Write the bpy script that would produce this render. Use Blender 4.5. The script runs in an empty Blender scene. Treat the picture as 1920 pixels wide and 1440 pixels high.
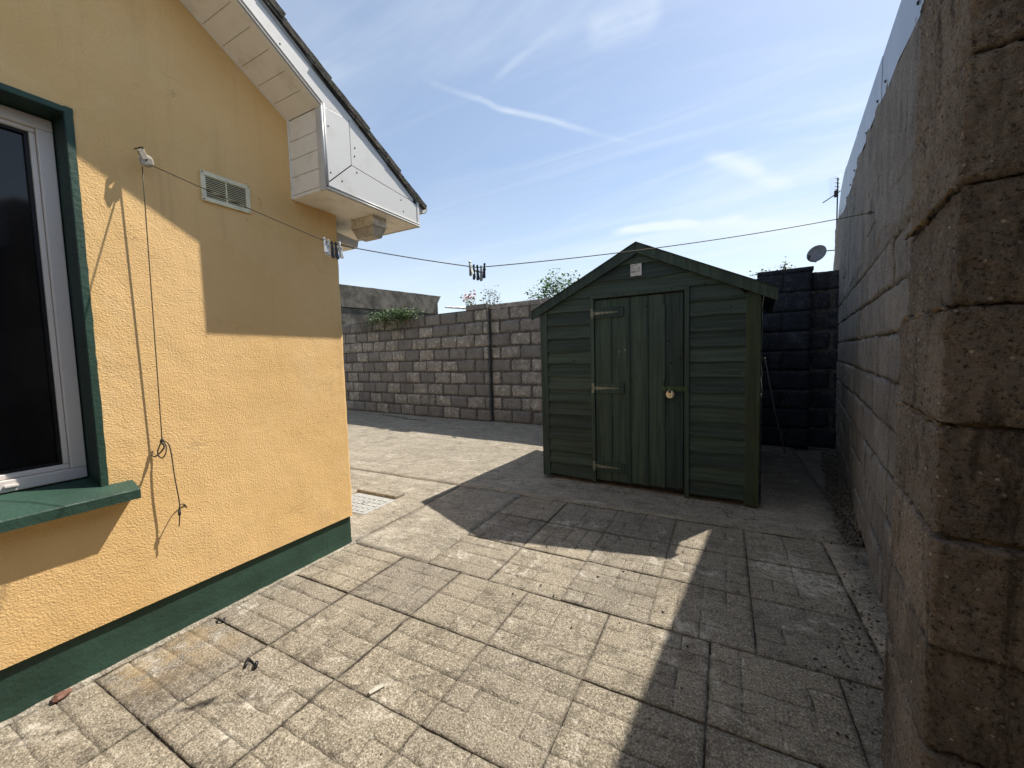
import bpy, bmesh, math, random
from mathutils import Vector, Matrix, noise
from math import radians, sin, cos, pi, tan
random.seed(7)
S = bpy.context.scene
COL = S.collection

# ------------------------------------------------------------------ camera
def cam_rows(yaw, pitch, roll):
    cy, sy = cos(yaw), sin(yaw)
    f = Vector((sy*cos(pitch), cy*cos(pitch), sin(pitch)))
    r = Vector((cy, -sy, 0)); u = r.cross(f)
    cr, sr = cos(roll), sin(roll)
    return cr*r + sr*u, -sr*r + cr*u, f
cr_, cu_, cf_ = cam_rows(radians(-28.007), radians(-3.876), radians(-1.618))
cam = bpy.data.cameras.new('camera'); co = bpy.data.objects.new('camera', cam); COL.objects.link(co)
co.matrix_world = Matrix(((cr_.x, cu_.x, -cf_.x, 0), (cr_.y, cu_.y, -cf_.y, 0), (cr_.z, cu_.z, -cf_.z, 1.25), (0, 0, 0, 1)))
cam.sensor_width = 36; cam.lens = 749.4/1920*36; cam.clip_start = .02; cam.clip_end = 3000
S.camera = co

# ------------------------------------------------------------------ light
SUN = Vector((.365, .62, 1)).normalized()
sl = bpy.data.lights.new('sun', 'SUN'); so = bpy.data.objects.new('sun', sl); COL.objects.link(so)
sl.energy = 4.9; sl.angle = radians(.55); sl.color = (1, .93, .83)
so.rotation_euler = (-SUN).to_track_quat('-Z', 'Y').to_euler()
W = bpy.data.worlds.new('World'); S.world = W; W.use_nodes = True
wn = W.node_tree.nodes; wl = W.node_tree.links; wn.clear()
def WN(t, **k):
    n = wn.new(t)
    for a, b in k.items(): setattr(n, a, b)
    return n
sky = WN('ShaderNodeTexSky', sky_type='NISHITA'); sky.sun_disc = False
sky.sun_elevation = math.asin(SUN.z); sky.sun_rotation = math.atan2(SUN.x, SUN.y)
sky.air_density = 1.0; sky.dust_density = .6; sky.ozone_density = 1.2
bg = WN('ShaderNodeBackground'); bg.inputs['Strength'].default_value = .118
wo = WN('ShaderNodeOutputWorld')
def wmath(op, a, b=None, c=None, clamp=False):
    n = WN('ShaderNodeMath', operation=op, use_clamp=clamp)
    for i, v in enumerate((a, b, c)):
        if v is None: continue
        if isinstance(v, (int, float)): n.inputs[i].default_value = v
        else: wl.new(v, n.inputs[i])
    return n.outputs[0]
def wvec(op, a, b):
    n = WN('ShaderNodeVectorMath', operation=op)
    for i, v in enumerate((a, b)):
        if isinstance(v, (tuple, Vector)): n.inputs[i].default_value = v
        else: wl.new(v, n.inputs[i])
    return n
tc = WN('ShaderNodeTexCoord'); D = tc.outputs['Generated']
sep = WN('ShaderNodeSeparateXYZ'); wl.new(D, sep.inputs[0])
zz = wmath('ADD', wmath('MAXIMUM', sep.outputs[2], 0.0), .13)
px = wmath('DIVIDE', sep.outputs[0], zz); py = wmath('DIVIDE', sep.outputs[1], zz)
cx = WN('ShaderNodeCombineXYZ'); wl.new(px, cx.inputs[0]); wl.new(py, cx.inputs[1])
def wnoise(scale, detail, rough, stretch, rot, dist=0.0):
    m = WN('ShaderNodeMapping'); wl.new(cx.outputs[0], m.inputs[0])
    m.inputs['Scale'].default_value = stretch; m.inputs['Rotation'].default_value = (0, 0, rot)
    n = WN('ShaderNodeTexNoise'); n.inputs['Scale'].default_value = scale; n.inputs['Detail'].default_value = detail
    n.inputs['Roughness'].default_value = rough; n.inputs['Distortion'].default_value = dist
    wl.new(m.outputs[0], n.inputs['Vector']); return n.outputs[0]
def wramp(v, a, b):
    n = WN('ShaderNodeMapRange', interpolation_type='SMOOTHSTEP'); wl.new(v, n.inputs[0])
    n.inputs[1].default_value = a; n.inputs[2].default_value = b; return n.outputs[0]
c1 = wramp(wnoise(.9, 7, .55, (.5, 1.6, 1), .5, .5), .42, .78)
c2 = wramp(wnoise(2.3, 6, .6, (.35, 1.9, 1), .35, .8), .45, .8)
c3 = wramp(wnoise(.45, 3, .5, (1, 1, 1), 1.2, .2), .35, .7)
cl = wmath('ADD', wmath('MULTIPLY', c1, .5), wmath('MULTIPLY', c2, .25))
cl = wmath('MULTIPLY', cl, wmath('ADD', c3, .35))
hz = wramp(sep.outputs[2], .42, -.02)
cl = wmath('ADD', wmath('ADD', cl, .17), wmath('MULTIPLY', hz, .6))
# contrails: bands about great circles, limited along their length
def raydir(u, v):
    return (cr_*((u-960)/749.4) - cu_*((v-720)/749.4) + cf_).normalized()
def trail(p, q, w, amt, wob):
    a, b = raydir(*p), raydir(*q); n = a.cross(b).normalized(); mid = (a+b).normalized()
    half = a.angle(b)/2
    nv = WN('ShaderNodeTexNoise'); nv.inputs['Scale'].default_value = 5; nv.inputs['Detail'].default_value = 4; wl.new(D, nv.inputs['Vector'])
    d = wvec('DOT_PRODUCT', D, n).outputs['Value']
    d = wmath('ABSOLUTE', wmath('ADD', d, wmath('MULTIPLY', wmath('SUBTRACT', nv.outputs[0], .5), wob)))
    band = wramp(d, w, 0)
    al = wramp(wvec('DOT_PRODUCT', D, mid).outputs['Value'], cos(half*1.15), cos(half*.6))
    nn = wramp(nv.outputs[0], .3, .62)
    return wmath('MULTIPLY', wmath('MULTIPLY', band, al), wmath('MULTIPLY', nn, amt))
for t in (((800, 148), (965, 215), .009, .26, .03), ((925, 203), (1190, 266), .009, .32, .025), ((930, 150), (1110, -10), .011, .16, .02),
          ((1150, 436), (1400, 408), .014, .8, .03), ((1320, 292), (1480, 350), .02, .4, .06), ((1100, 60), (1240, 20), .05, .35, .1)):
    cl = wmath('ADD', cl, trail(*t))
cl = wmath('MINIMUM', cl, .93)
mx = WN('ShaderNodeMix', data_type='RGBA'); wl.new(cl, mx.inputs[0]); wl.new(sky.outputs[0], mx.inputs[6]); mx.inputs[7].default_value = (5.4, 6.0, 6.5, 1)
wl.new(mx.outputs[2], bg.inputs[0]); wl.new(bg.outputs[0], wo.inputs[0])

S.view_settings.view_transform = 'Standard'; S.view_settings.look = 'None'
S.view_settings.exposure = 0.5; S.view_settings.gamma = 1; S.view_settings.use_curve_mapping = False
S.render.engine = 'CYCLES'
S.cycles.max_bounces = 8; S.cycles.diffuse_bounces = 5

# ------------------------------------------------------------------ materials
class NB:
    def __init__(s, name, rough=.85, spec=.3):
        s.m = bpy.data.materials.new(name); s.m.use_nodes = True; s.t = s.m.node_tree
        s.b = s.t.nodes['Principled BSDF']; s.b.inputs['Roughness'].default_value = rough
        s.b.inputs['Specular IOR Level'].default_value = spec
        g = s.N('ShaderNodeNewGeometry'); s.pos = g.outputs['Position']; s.nrm = None
    def N(s, t, **k):
        n = s.t.nodes.new(t)
        for a, b in k.items(): setattr(n, a, b)
        return n
    def put(s, v, sock):
        if isinstance(v, (int, float)): sock.default_value = v
        elif isinstance(v, tuple): sock.default_value = v if len(v) == 4 or sock.type == 'VECTOR' else (*v, 1)
        else: s.t.links.new(v, sock)
    def noise(s, scale, detail=4, rough=.55, dist=0, stretch=None, off=None):
        n = s.N('ShaderNodeTexNoise'); v = s.pos
        if stretch or off:
            m = s.N('ShaderNodeMapping'); s.put(v, m.inputs[0])
            if stretch: m.inputs['Scale'].default_value = stretch
            if off: m.inputs['Location'].default_value = off
            v = m.outputs[0]
        s.put(v, n.inputs['Vector']); n.inputs['Scale'].default_value = scale; n.inputs['Detail'].default_value = detail
        n.inputs['Roughness'].default_value = rough; n.inputs['Distortion'].default_value = dist
        return n.outputs[0]
    def vor(s, scale, feature='F1', stretch=None, out='Distance', rnd=1.0):
        n = s.N('ShaderNodeTexVoronoi', feature=feature); v = s.pos
        if stretch:
            m = s.N('ShaderNodeMapping'); s.put(v, m.inputs[0]); m.inputs['Scale'].default_value = stretch; v = m.outputs[0]
        s.put(v, n.inputs['Vector']); n.inputs['Scale'].default_value = scale; n.inputs['Randomness'].default_value = rnd
        return n.outputs[out]
    def rng(s, v, a, b, c=0.0, d=1.0):
        n = s.N('ShaderNodeMapRange', interpolation_type='SMOOTHSTEP'); s.put(v, n.inputs[0])
        for i, x in enumerate((a, b, c, d)): n.inputs[i+1].default_value = x
        return n.outputs[0]
    def math(s, op, a, b=0.0):
        n = s.N('ShaderNodeMath', operation=op); s.put(a, n.inputs[0]); s.put(b, n.inputs[1]); return n.outputs[0]
    def mix(s, f, a, b, mode='MIX'):
        n = s.N('ShaderNodeMix', data_type='RGBA', blend_type=mode); s.put(f, n.inputs[0]); s.put(a, n.inputs[6]); s.put(b, n.inputs[7]); return n.outputs[2]
    def attr(s, name):
        n = s.N('ShaderNodeAttribute'); n.attribute_name = name; return n.outputs['Fac']
    def rand(s): return s.N('ShaderNodeObjectInfo').outputs['Random']
    def sep(s): 
        n = s.N('ShaderNodeSeparateXYZ'); s.put(s.pos, n.inputs[0]); return n.outputs
    def bump(s, h, dist, strength=1.0):
        n = s.N('ShaderNodeBump'); s.put(h, n.inputs['Height']); n.inputs['Distance'].default_value = dist; n.inputs['Strength'].default_value = strength
        if s.nrm is not None: s.put(s.nrm, n.inputs['Normal'])
        s.nrm = n.outputs[0]; s.put(s.nrm, s.b.inputs['Normal'])
    def col(s, c): s.put(c, s.b.inputs['Base Color']); return s
M = {}
def simple(name, c, rough=.6, metal=0.0, spec=.4, var=.25, vs=12, bump=.0):
    n = NB(name, rough, spec); n.b.inputs['Metallic'].default_value = metal
    k = n.noise(vs, 5, .6)
    n.col(n.mix(n.rng(k, .3, .7), tuple(x*(1-var) for x in c), tuple(min(1, x*(1+var)) for x in c)))
    if bump: n.bump(n.noise(vs*4, 4), bump)
    M[name] = n.m; return n

# painted stucco
n = NB('yellow_render', .8, .25)
a = n.mix(n.rng(n.noise(1.3, 5, .6), .3, .7), (.77, .50, .21), (.85, .565, .258))
z = n.sep()[2]
streak = n.rng(n.noise(5, 4, .6, stretch=(1, 3, .25)), .52, .78)
a = n.mix(n.math('MULTIPLY', streak, .32), a, (.55, .35, .15))
crk = n.math('ABSOLUTE', n.math('SUBTRACT', n.noise(1.6, 5, .6, .8, off=(1, 4, 2), stretch=(1, .6, 1.5)), .5))
a = n.mix(n.math('MULTIPLY', n.math('MULTIPLY', n.rng(crk, .0035, .001), n.rng(n.noise(2.5, 3, off=(5, 5, 5)), .5, .6)), .45), a, (.35, .22, .10))
a = n.mix(n.math('MULTIPLY', n.rng(n.noise(2.2, 6, .7, .5, off=(8, 2, 1)), .5, .7), .25), a, (.88, .68, .38))
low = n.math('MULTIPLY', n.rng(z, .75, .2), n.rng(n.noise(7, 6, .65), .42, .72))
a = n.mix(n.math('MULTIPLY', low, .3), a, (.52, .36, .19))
n.col(a)
n.bump(n.rng(n.noise(7, 3, .5), 0, 1), .010, .4)
n.bump(n.math('ADD', n.noise(120, 4, .65, .3), n.math('MULTIPLY', n.vor(170, 'SMOOTH_F1'), .6)), .0034, .7)
M['yellow'] = n.m
def green_paint(key, c, k):
    n = NB(key, .55, .35)
    a = n.mix(n.rng(n.noise(4, 5, .6), .3, .7), tuple(x*.8 for x in c), tuple(x*1.2 for x in c))
    a = n.mix(n.math('MULTIPLY', n.rng(n.noise(38, 5, .7), .66, .74), k), a, (.42, .40, .30))
    n.col(a); n.bump(n.noise(60, 4, .6), .004, .7); M[key] = n.m
green_paint('green_paint', (.026, .062, .044), .12)
green_paint('green_shaded_reveal', (.014, .036, .028), .12)  # darker copy of the green, shade inside the window opening painted in
n = simple('white_pvc', (.62, .60, .55), .35, var=.05)
k = n.rng(n.noise(6, 6, .65, stretch=(1, 1, 1)), .5, .75)
n.col(n.mix(n.math('MULTIPLY', k, .35), (.60, .595, .575), (.38, .36, .31)))
n = NB('soffit_pvc', .45, .35)
k = n.rng(n.noise(9, 6, .7), .47, .75)
n.col(n.mix(n.math('MULTIPLY', k, .5), (.88, .85, .78), (.58, .53, .44))); M['soffit'] = n.m
n = NB('frame_pvc', .3, .4)
k = n.rng(n.noise(14, 5, .7), .5, .8)
n.col(n.mix(n.math('MULTIPLY', k, .3), (.76, .71, .66), (.45, .42, .38))); M['frame'] = n.m
simple('gasket', (.006, .006, .007), .5)
n = NB('window_glass', .04, .6); n.col(n.mix(n.rng(n.noise(3, 4), .35, .7), (.006, .007, .008), (.016, .016, .017))); n.b.inputs['IOR'].default_value = 1.5
n.b.inputs['Specular IOR Level'].default_value = .45
n.b.inputs['Roughness'].default_value = .06; M['glass'] = n.m
# roof tile
n = NB('roof_tile', .95, .15)
a = n.mix(n.rng(n.noise(22, 6, .7), .35, .7), (.030, .030, .028), (.11, .10, .085))
a = n.mix(n.rng(n.noise(60, 4, .7), .62, .7), a, (.24, .23, .19))
a = n.mix(n.rng(n.noise(14, 5, .7, off=(4, 3, 2)), .56, .66), a, (.035, .045, .018))
n.col(a); n.bump(n.noise(50, 5, .7), .012); M['tile'] = n.m

def aggregate(n, base_a, base_b, dark, pale, sc=1.0, darkamt=.5, paleamt=.35):
    big = n.rng(n.noise(1.1*sc, 6, .62), .32, .7)
    a = n.mix(big, base_a, base_b)
    a = n.mix(n.math('MULTIPLY', n.rng(n.noise(5.5*sc, 7, .72, .3), .47, .68), darkamt), a, dark)
    a = n.mix(n.math('MULTIPLY', n.rng(n.noise(3.2*sc, 7, .75, .4, off=(7, 1, 3)), .57, .70), paleamt), a, pale)
    fg = n.noise(125*sc, 4, .8)
    a = n.mix(n.math('MULTIPLY', n.rng(fg, .485, .40), .85), a, tuple(x*.36 for x in base_a))
    a = n.mix(n.math('MULTIPLY', n.rng(fg, .545, .63), .7), a, tuple(min(1, x*1.25) for x in pale))
    mg = n.noise(38*sc, 5, .75, off=(9, 2, 4))
    a = n.mix(n.math('MULTIPLY', n.rng(mg, .46, .36), .6), a, tuple(x*.4 for x in base_a))
    v = n.vor(150, out='Color')
    sp = n.N('ShaderNodeSeparateColor'); n.put(v, sp.inputs[0])
    dist = n.vor(150)
    spot = n.rng(dist, .45, .2)
    a = n.mix(n.math('MULTIPLY', n.math('MULTIPLY', spot, n.rng(sp.outputs[0], .72, .76)), .55), a, pale)
    a = n.mix(n.math('MULTIPLY', n.math('MULTIPLY', spot, n.rng(sp.outputs[1], .70, .74)), .6), a, dark)
    v2 = n.vor(46, out='Color'); s2 = n.N('ShaderNodeSeparateColor'); n.put(v2, s2.inputs[0])
    spot2 = n.rng(n.vor(46), .34, .2)
    a = n.mix(n.math('MULTIPLY', n.math('MULTIPLY', spot2, n.rng(s2.outputs[0], .95, .97)), .75), a, (.04, .036, .03))
    a = n.mix(n.math('MULTIPLY', n.math('MULTIPLY', spot2, n.rng(s2.outputs[1], .97, .98)), .6), a, (.50, .47, .40))
    return a
n = NB('slab_concrete', .92, .2)
a = aggregate(n, (.265, .232, .178), (.345, .305, .235), (.125, .108, .082), (.52, .48, .40), 1.0, .75, .8)
pt = n.rng(n.noise(2.6, 7, .75, .8, off=(4, 8, 0)), .54, .64)
a = n.mix(n.math('MULTIPLY', n.math('MULTIPLY', pt, n.rng(n.noise(26, 5, .8), .42, .56)), .75), a, (.60, .56, .48))
gr = n.rng(n.noise(3.4, 7, .78, .6, off=(1, 3, 9)), .53, .66)
a = n.mix(n.math('MULTIPLY', n.math('MULTIPLY', gr, n.rng(n.noise(40, 4, .8, off=(3, 3, 3)), .40, .56)), .7), a, (.075, .065, .05))
r = n.rand(); a = n.mix(1.0, a, n.mix(r, (.85, .85, .87), (1.10, 1.08, 1.04)), 'MULTIPLY')
dirt = n.attr('dirt')
gn = n.rng(n.noise(9, 4, .6, off=(2, 9, 0)), .42, .6)
a = n.mix(n.math('MULTIPLY', dirt, .95), a, n.mix(gn, (.12, .105, .08), (.03, .024, .018)))
sx = n.sep()
st = n.math('MULTIPLY', n.math('MULTIPLY', n.rng(sx[0], -1.80, -2.12), n.rng(sx[1], .50, .62)), n.rng(sx[1], 1.0, .92))
a = n.mix(n.math('MULTIPLY', n.math('MULTIPLY', st, n.rng(n.noise(9, 5, .6), .35, .6))  , .38), a, (.42, .29, .13))
n.col(a)
n.bump(n.noise(14, 5, .7), .006, .6)
n.bump(n.math('ADD', n.noise(110, 5, .75), n.math('MULTIPLY', n.vor(150), .5)), .0048, 1.0); M['slab'] = n.m
n = NB('yard_concrete', .92, .2)
a = aggregate(n, (.29, .255, .195), (.37, .33, .26), (.14, .122, .095), (.52, .48, .40), .9, .75, .8)
st = n.rng(n.noise(3, 8, .75, 1.2, stretch=(.7, 2.2, 1)), .45, .7)
a = n.mix(n.math('MULTIPLY', st, .5), a, (.14, .125, .10))
st2 = n.rng(n.noise(7, 8, .8, .8, stretch=(.6, 1.6, 1), off=(3, 0, 1)), .52, .64)
a = n.mix(n.math('MULTIPLY', st2, .6), a, (.50, .46, .38))
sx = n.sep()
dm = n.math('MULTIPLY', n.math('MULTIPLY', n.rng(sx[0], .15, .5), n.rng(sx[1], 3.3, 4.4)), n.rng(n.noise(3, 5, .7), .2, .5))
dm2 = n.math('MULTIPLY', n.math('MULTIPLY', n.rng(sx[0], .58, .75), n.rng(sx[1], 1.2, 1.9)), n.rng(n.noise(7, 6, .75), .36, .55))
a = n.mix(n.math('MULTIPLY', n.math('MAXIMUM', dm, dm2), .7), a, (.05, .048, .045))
st3 = n.rng(n.noise(15, 7, .8, .5, stretch=(.7, 1.4, 1), off=(0, 6, 1)), .47, .38)
a = n.mix(n.math('MULTIPLY', st3, .55), a, (.12, .105, .085))
n.col(a)
n.bump(n.noise(9, 5, .7, stretch=(.6, 1.8, 1)), .012, .7)
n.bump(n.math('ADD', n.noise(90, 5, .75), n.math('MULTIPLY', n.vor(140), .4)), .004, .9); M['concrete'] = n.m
n = simple('joint_soil', (.05, .042, .032), .95, var=.5, vs=60, bump=.006)
n.col(n.mix(n.rng(n.noise(4.5, 5, .7), .47, .56), (.04, .033, .025), (.22, .195, .155)))
simple('joint_dark', (.03, .025, .02), .95, var=.4, vs=60)
simple('distant_ground', (.12, .11, .09), .95, var=.3, vs=3)

def block_mat(key, ca, cb, pale, dark, paleamt, bumpd, fleck=.5, rv=1.0, grit=1.0):
    n = NB(key, .95, .12)
    a = n.mix(n.rng(n.noise(3.5, 6, .65), .3, .7), ca, cb)
    r = n.rand()
    a = n.mix(rv, a, n.mix(a, a, n.mix(n.rng(r, 0, 1), (.66, .67, .70), (1.32, 1.28, 1.22)), 'MULTIPLY') if False else n.mix(1.0, a, n.mix(n.rng(r, 0, 1), (.66, .67, .70), (1.32, 1.28, 1.22)), 'MULTIPLY'))
    pk = n.math('MULTIPLY', n.rng(n.noise(10, 8, .78, .5), .50, .60), paleamt)
    a = n.mix(n.math('MULTIPLY', pk, n.rng(r, .15, .8)), a, pale)
    a = n.mix(n.math('MULTIPLY', n.rng(n.noise(5, 6, .7, .3, off=(3, 3, 3), stretch=(1, 1, .3)), .5, .72), .6), a, dark)
    g1 = n.noise(75*grit, 5, .8, .3); g2 = n.noise(190*grit, 3, .7)
    a = n.mix(n.math('MULTIPLY', n.rng(g1, .47, .38), .85), a, tuple(x*.4 for x in dark))
    a = n.mix(n.math('MULTIPLY', n.rng(g1, .56, .66), .55), a, tuple(x*.5+y*.5 for x, y in zip(pale, cb)))
    a = n.mix(n.math('MULTIPLY', n.rng(g2, .60, .66), .4), a, pale)
    v = n.vor(95, out='Color'); sp = n.N('ShaderNodeSeparateColor'); n.put(v, sp.inputs[0]); spot = n.rng(n.math('ADD', n.vor(95), n.math('MULTIPLY', n.noise(260, 2), .35)), .55, .38)
    a = n.mix(n.math('MULTIPLY', n.math('MULTIPLY', spot, n.rng(sp.outputs[0], .955, .965)), fleck), a, pale)
    if key in ('dark_block', 'brown_block'):
        sk = n.noise(16, 6, .7, .3, stretch=(1, 1, .16))
        a = n.mix(n.math('MULTIPLY', n.rng(sk, .54, .68), .5), a, tuple(x*.5+y*.5 for x, y in zip(pale, cb)))
        a = n.mix(n.math('MULTIPLY', n.rng(sk, .46, .34), .6), a, tuple(x*.6 for x in dark))
    n.col(a)
    n.bump(n.noise(24, 6, .75), bumpd*1.8, .9)
    n.bump(n.math('ADD', g1, n.math('MULTIPLY', g2, .4)), bumpd*1.3, 1.0); M[key] = n.m
block_mat('grey_block', (.20, .192, .178), (.27, .26, .24), (.52, .50, .45), (.085, .08, .073), .9, .005, .5, .62)
block_mat('dark_block', (.25, .232, .212), (.34, .318, .292), (.50, .46, .41), (.12, .11, .10), .3, .008, .6, .25, 1.5)
n_ = M['dark_block']
block_mat('shaded_block', (.028, .031, .042), (.048, .052, .064), (.16, .16, .16), (.016, .017, .022), .35, .005, .3, .5)  # darker bluish block copy: shade of the gap behind the shed put into colour
block_mat('brown_block', (.24, .208, .176), (.36, .315, .27), (.62, .57, .50), (.085, .07, .058), .25, .010, 1.0, .3, 1.5)
simple('grey_mortar', (.085, .078, .07), .95, var=.5, vs=18, bump=.01)
simple('dark_mortar', (.07, .062, .054), .95, var=.5, vs=14, bump=.012)
simple('ochre_mortar', (.13, .10, .065), .95, var=.5, vs=14, bump=.012)
n = NB('old_render', .95, .15)
a = n.mix(n.rng(n.noise(2.2, 6, .7), .35, .68), (.07, .066, .056), (.19, .175, .15))
a = n.mix(n.math('MULTIPLY', n.rng(n.noise(5, 6, .7, stretch=(1, 1, .25)), .5, .7), .6), a, (.055, .052, .045)); n.col(a)
n.bump(n.noise(14, 6, .75), .02); M['old_render'] = n.m

def wood(key, c, c2, k=.3):
    n = NB(key, .75, .25)
    r = n.rand()
    g = n.noise(6, 5, .6, .5, stretch=(.25, .25, 6) if key.endswith('h') else (6, 6, .3))
    a = n.mix(n.rng(g, .3, .7), c, c2)
    a = n.mix(1.0, a, n.mix(r, (.72, .74, .8), (1.25, 1.22, 1.12)), 'MULTIPLY')
    a = n.mix(n.math('MULTIPLY', n.rng(n.noise(2.6, 6, .7), .48, .72), k), a, (.030, .030, .018))
    kn = n.rng(n.vor(5.5, stretch=(1, 1, 1)), .075, .04); a = n.mix(n.math('MULTIPLY', kn, .8), a, (.007, .008, .007))
    a = n.mix(n.math('MULTIPLY', n.rng(n.noise(30, 5, .75), .70, .76), .25), a, (.10, .12, .09))
    n.col(a); n.bump(g, .004, .8); n.bump(n.noise(70, 4, .6), .002, .6); M[key] = n.m
wood('shed_h', (.029, .047, .041), (.056, .083, .071))
wood('shed_v', (.029, .048, .041), (.056, .086, .072))
wood('post_v', (.026, .040, .025), (.044, .062, .038))
simple('roof_felt', (.02, .024, .022), .95, var=.4, vs=20, bump=.008)
simple('worn_steel', (.18, .19, .15), .55, .3, var=.45, vs=60)
simple('green_bolt', (.04, .08, .028), .5, .0, var=.4, vs=50)
simple('padlock_metal', (.62, .56, .42), .3, .7, var=.25, vs=90)
simple('dark_metal', (.03, .03, .03), .5, .5)
n = simple('sheet_metal', (.27, .31, .37), .45, .35, var=.08, vs=2)
n.bump(n.noise(3, 2), .01, .3)
simple('cord_green', (.10, .085, .05), .7, vs=200)
simple('cord_dark', (.05, .045, .04), .7, vs=200)
simple('cord_grey', (.28, .28, .27), .6, vs=200)
simple('peg_white', (.62, .66, .66), .4, var=.15)
simple('peg_dark', (.035, .037, .045), .4, var=.3)
simple('peg_grey', (.30, .33, .33), .4, var=.15)
simple('pulley_plastic', (.42, .37, .28), .6, var=.25, vs=80)
simple('vent_plastic', (.74, .70, .50), .5, var=.12, vs=20)
simple('vent_dark', (.05, .045, .035), .8)
simple('lamp_base', (.70, .65, .54), .5, var=.2, vs=25)
n = simple('lamp_glass', (.66, .61, .50), .35, var=.2, vs=25); n.b.inputs['Transmission Weight'].default_value = .35
simple('galvanised', (.46, .46, .43), .55, .4, var=.2, vs=40)
simple('sign_white', (.55, .55, .52), .5, var=.1, vs=60)
simple('sign_ink', (.08, .09, .085), .6)
simple('dish_grey', (.14, .14, .15), .6, .2)
simple('bark', (.06, .045, .03), .9, var=.4)
def leaf(key, a, b):
    n = NB(key, .5, .35)
    n.col(n.mix(n.rng(n.noise(22, 3), .35, .65), a, b)); n.b.inputs['Transmission Weight'].default_value = 0
    M[key] = n.m
leaf('ivy_leaf', (.04, .08, .02), (.12, .19, .05)); leaf('shrub_leaf', (.10, .20, .05), (.25, .40, .12))
leaf('pale_leaf', (.10, .13, .06), (.22, .24, .12)); leaf('rose_petal', (.55, .10, .09), (.70, .25, .22)); leaf('dead_leaf', (.018, .014, .011), (.06, .04, .025))
simple('gravel', (.085, .075, .06), .95, var=.6, vs=35)
simple('chip_white', (.42, .40, .34), .7)
simple('brown_stone', (.16, .08, .055), .7)
simple('black_plastic', (.008, .008, .012), .35)
simple('white_wall_paint', (.5, .5, .47), .8)
simple('slate', (.10, .11, .12), .7)

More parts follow.
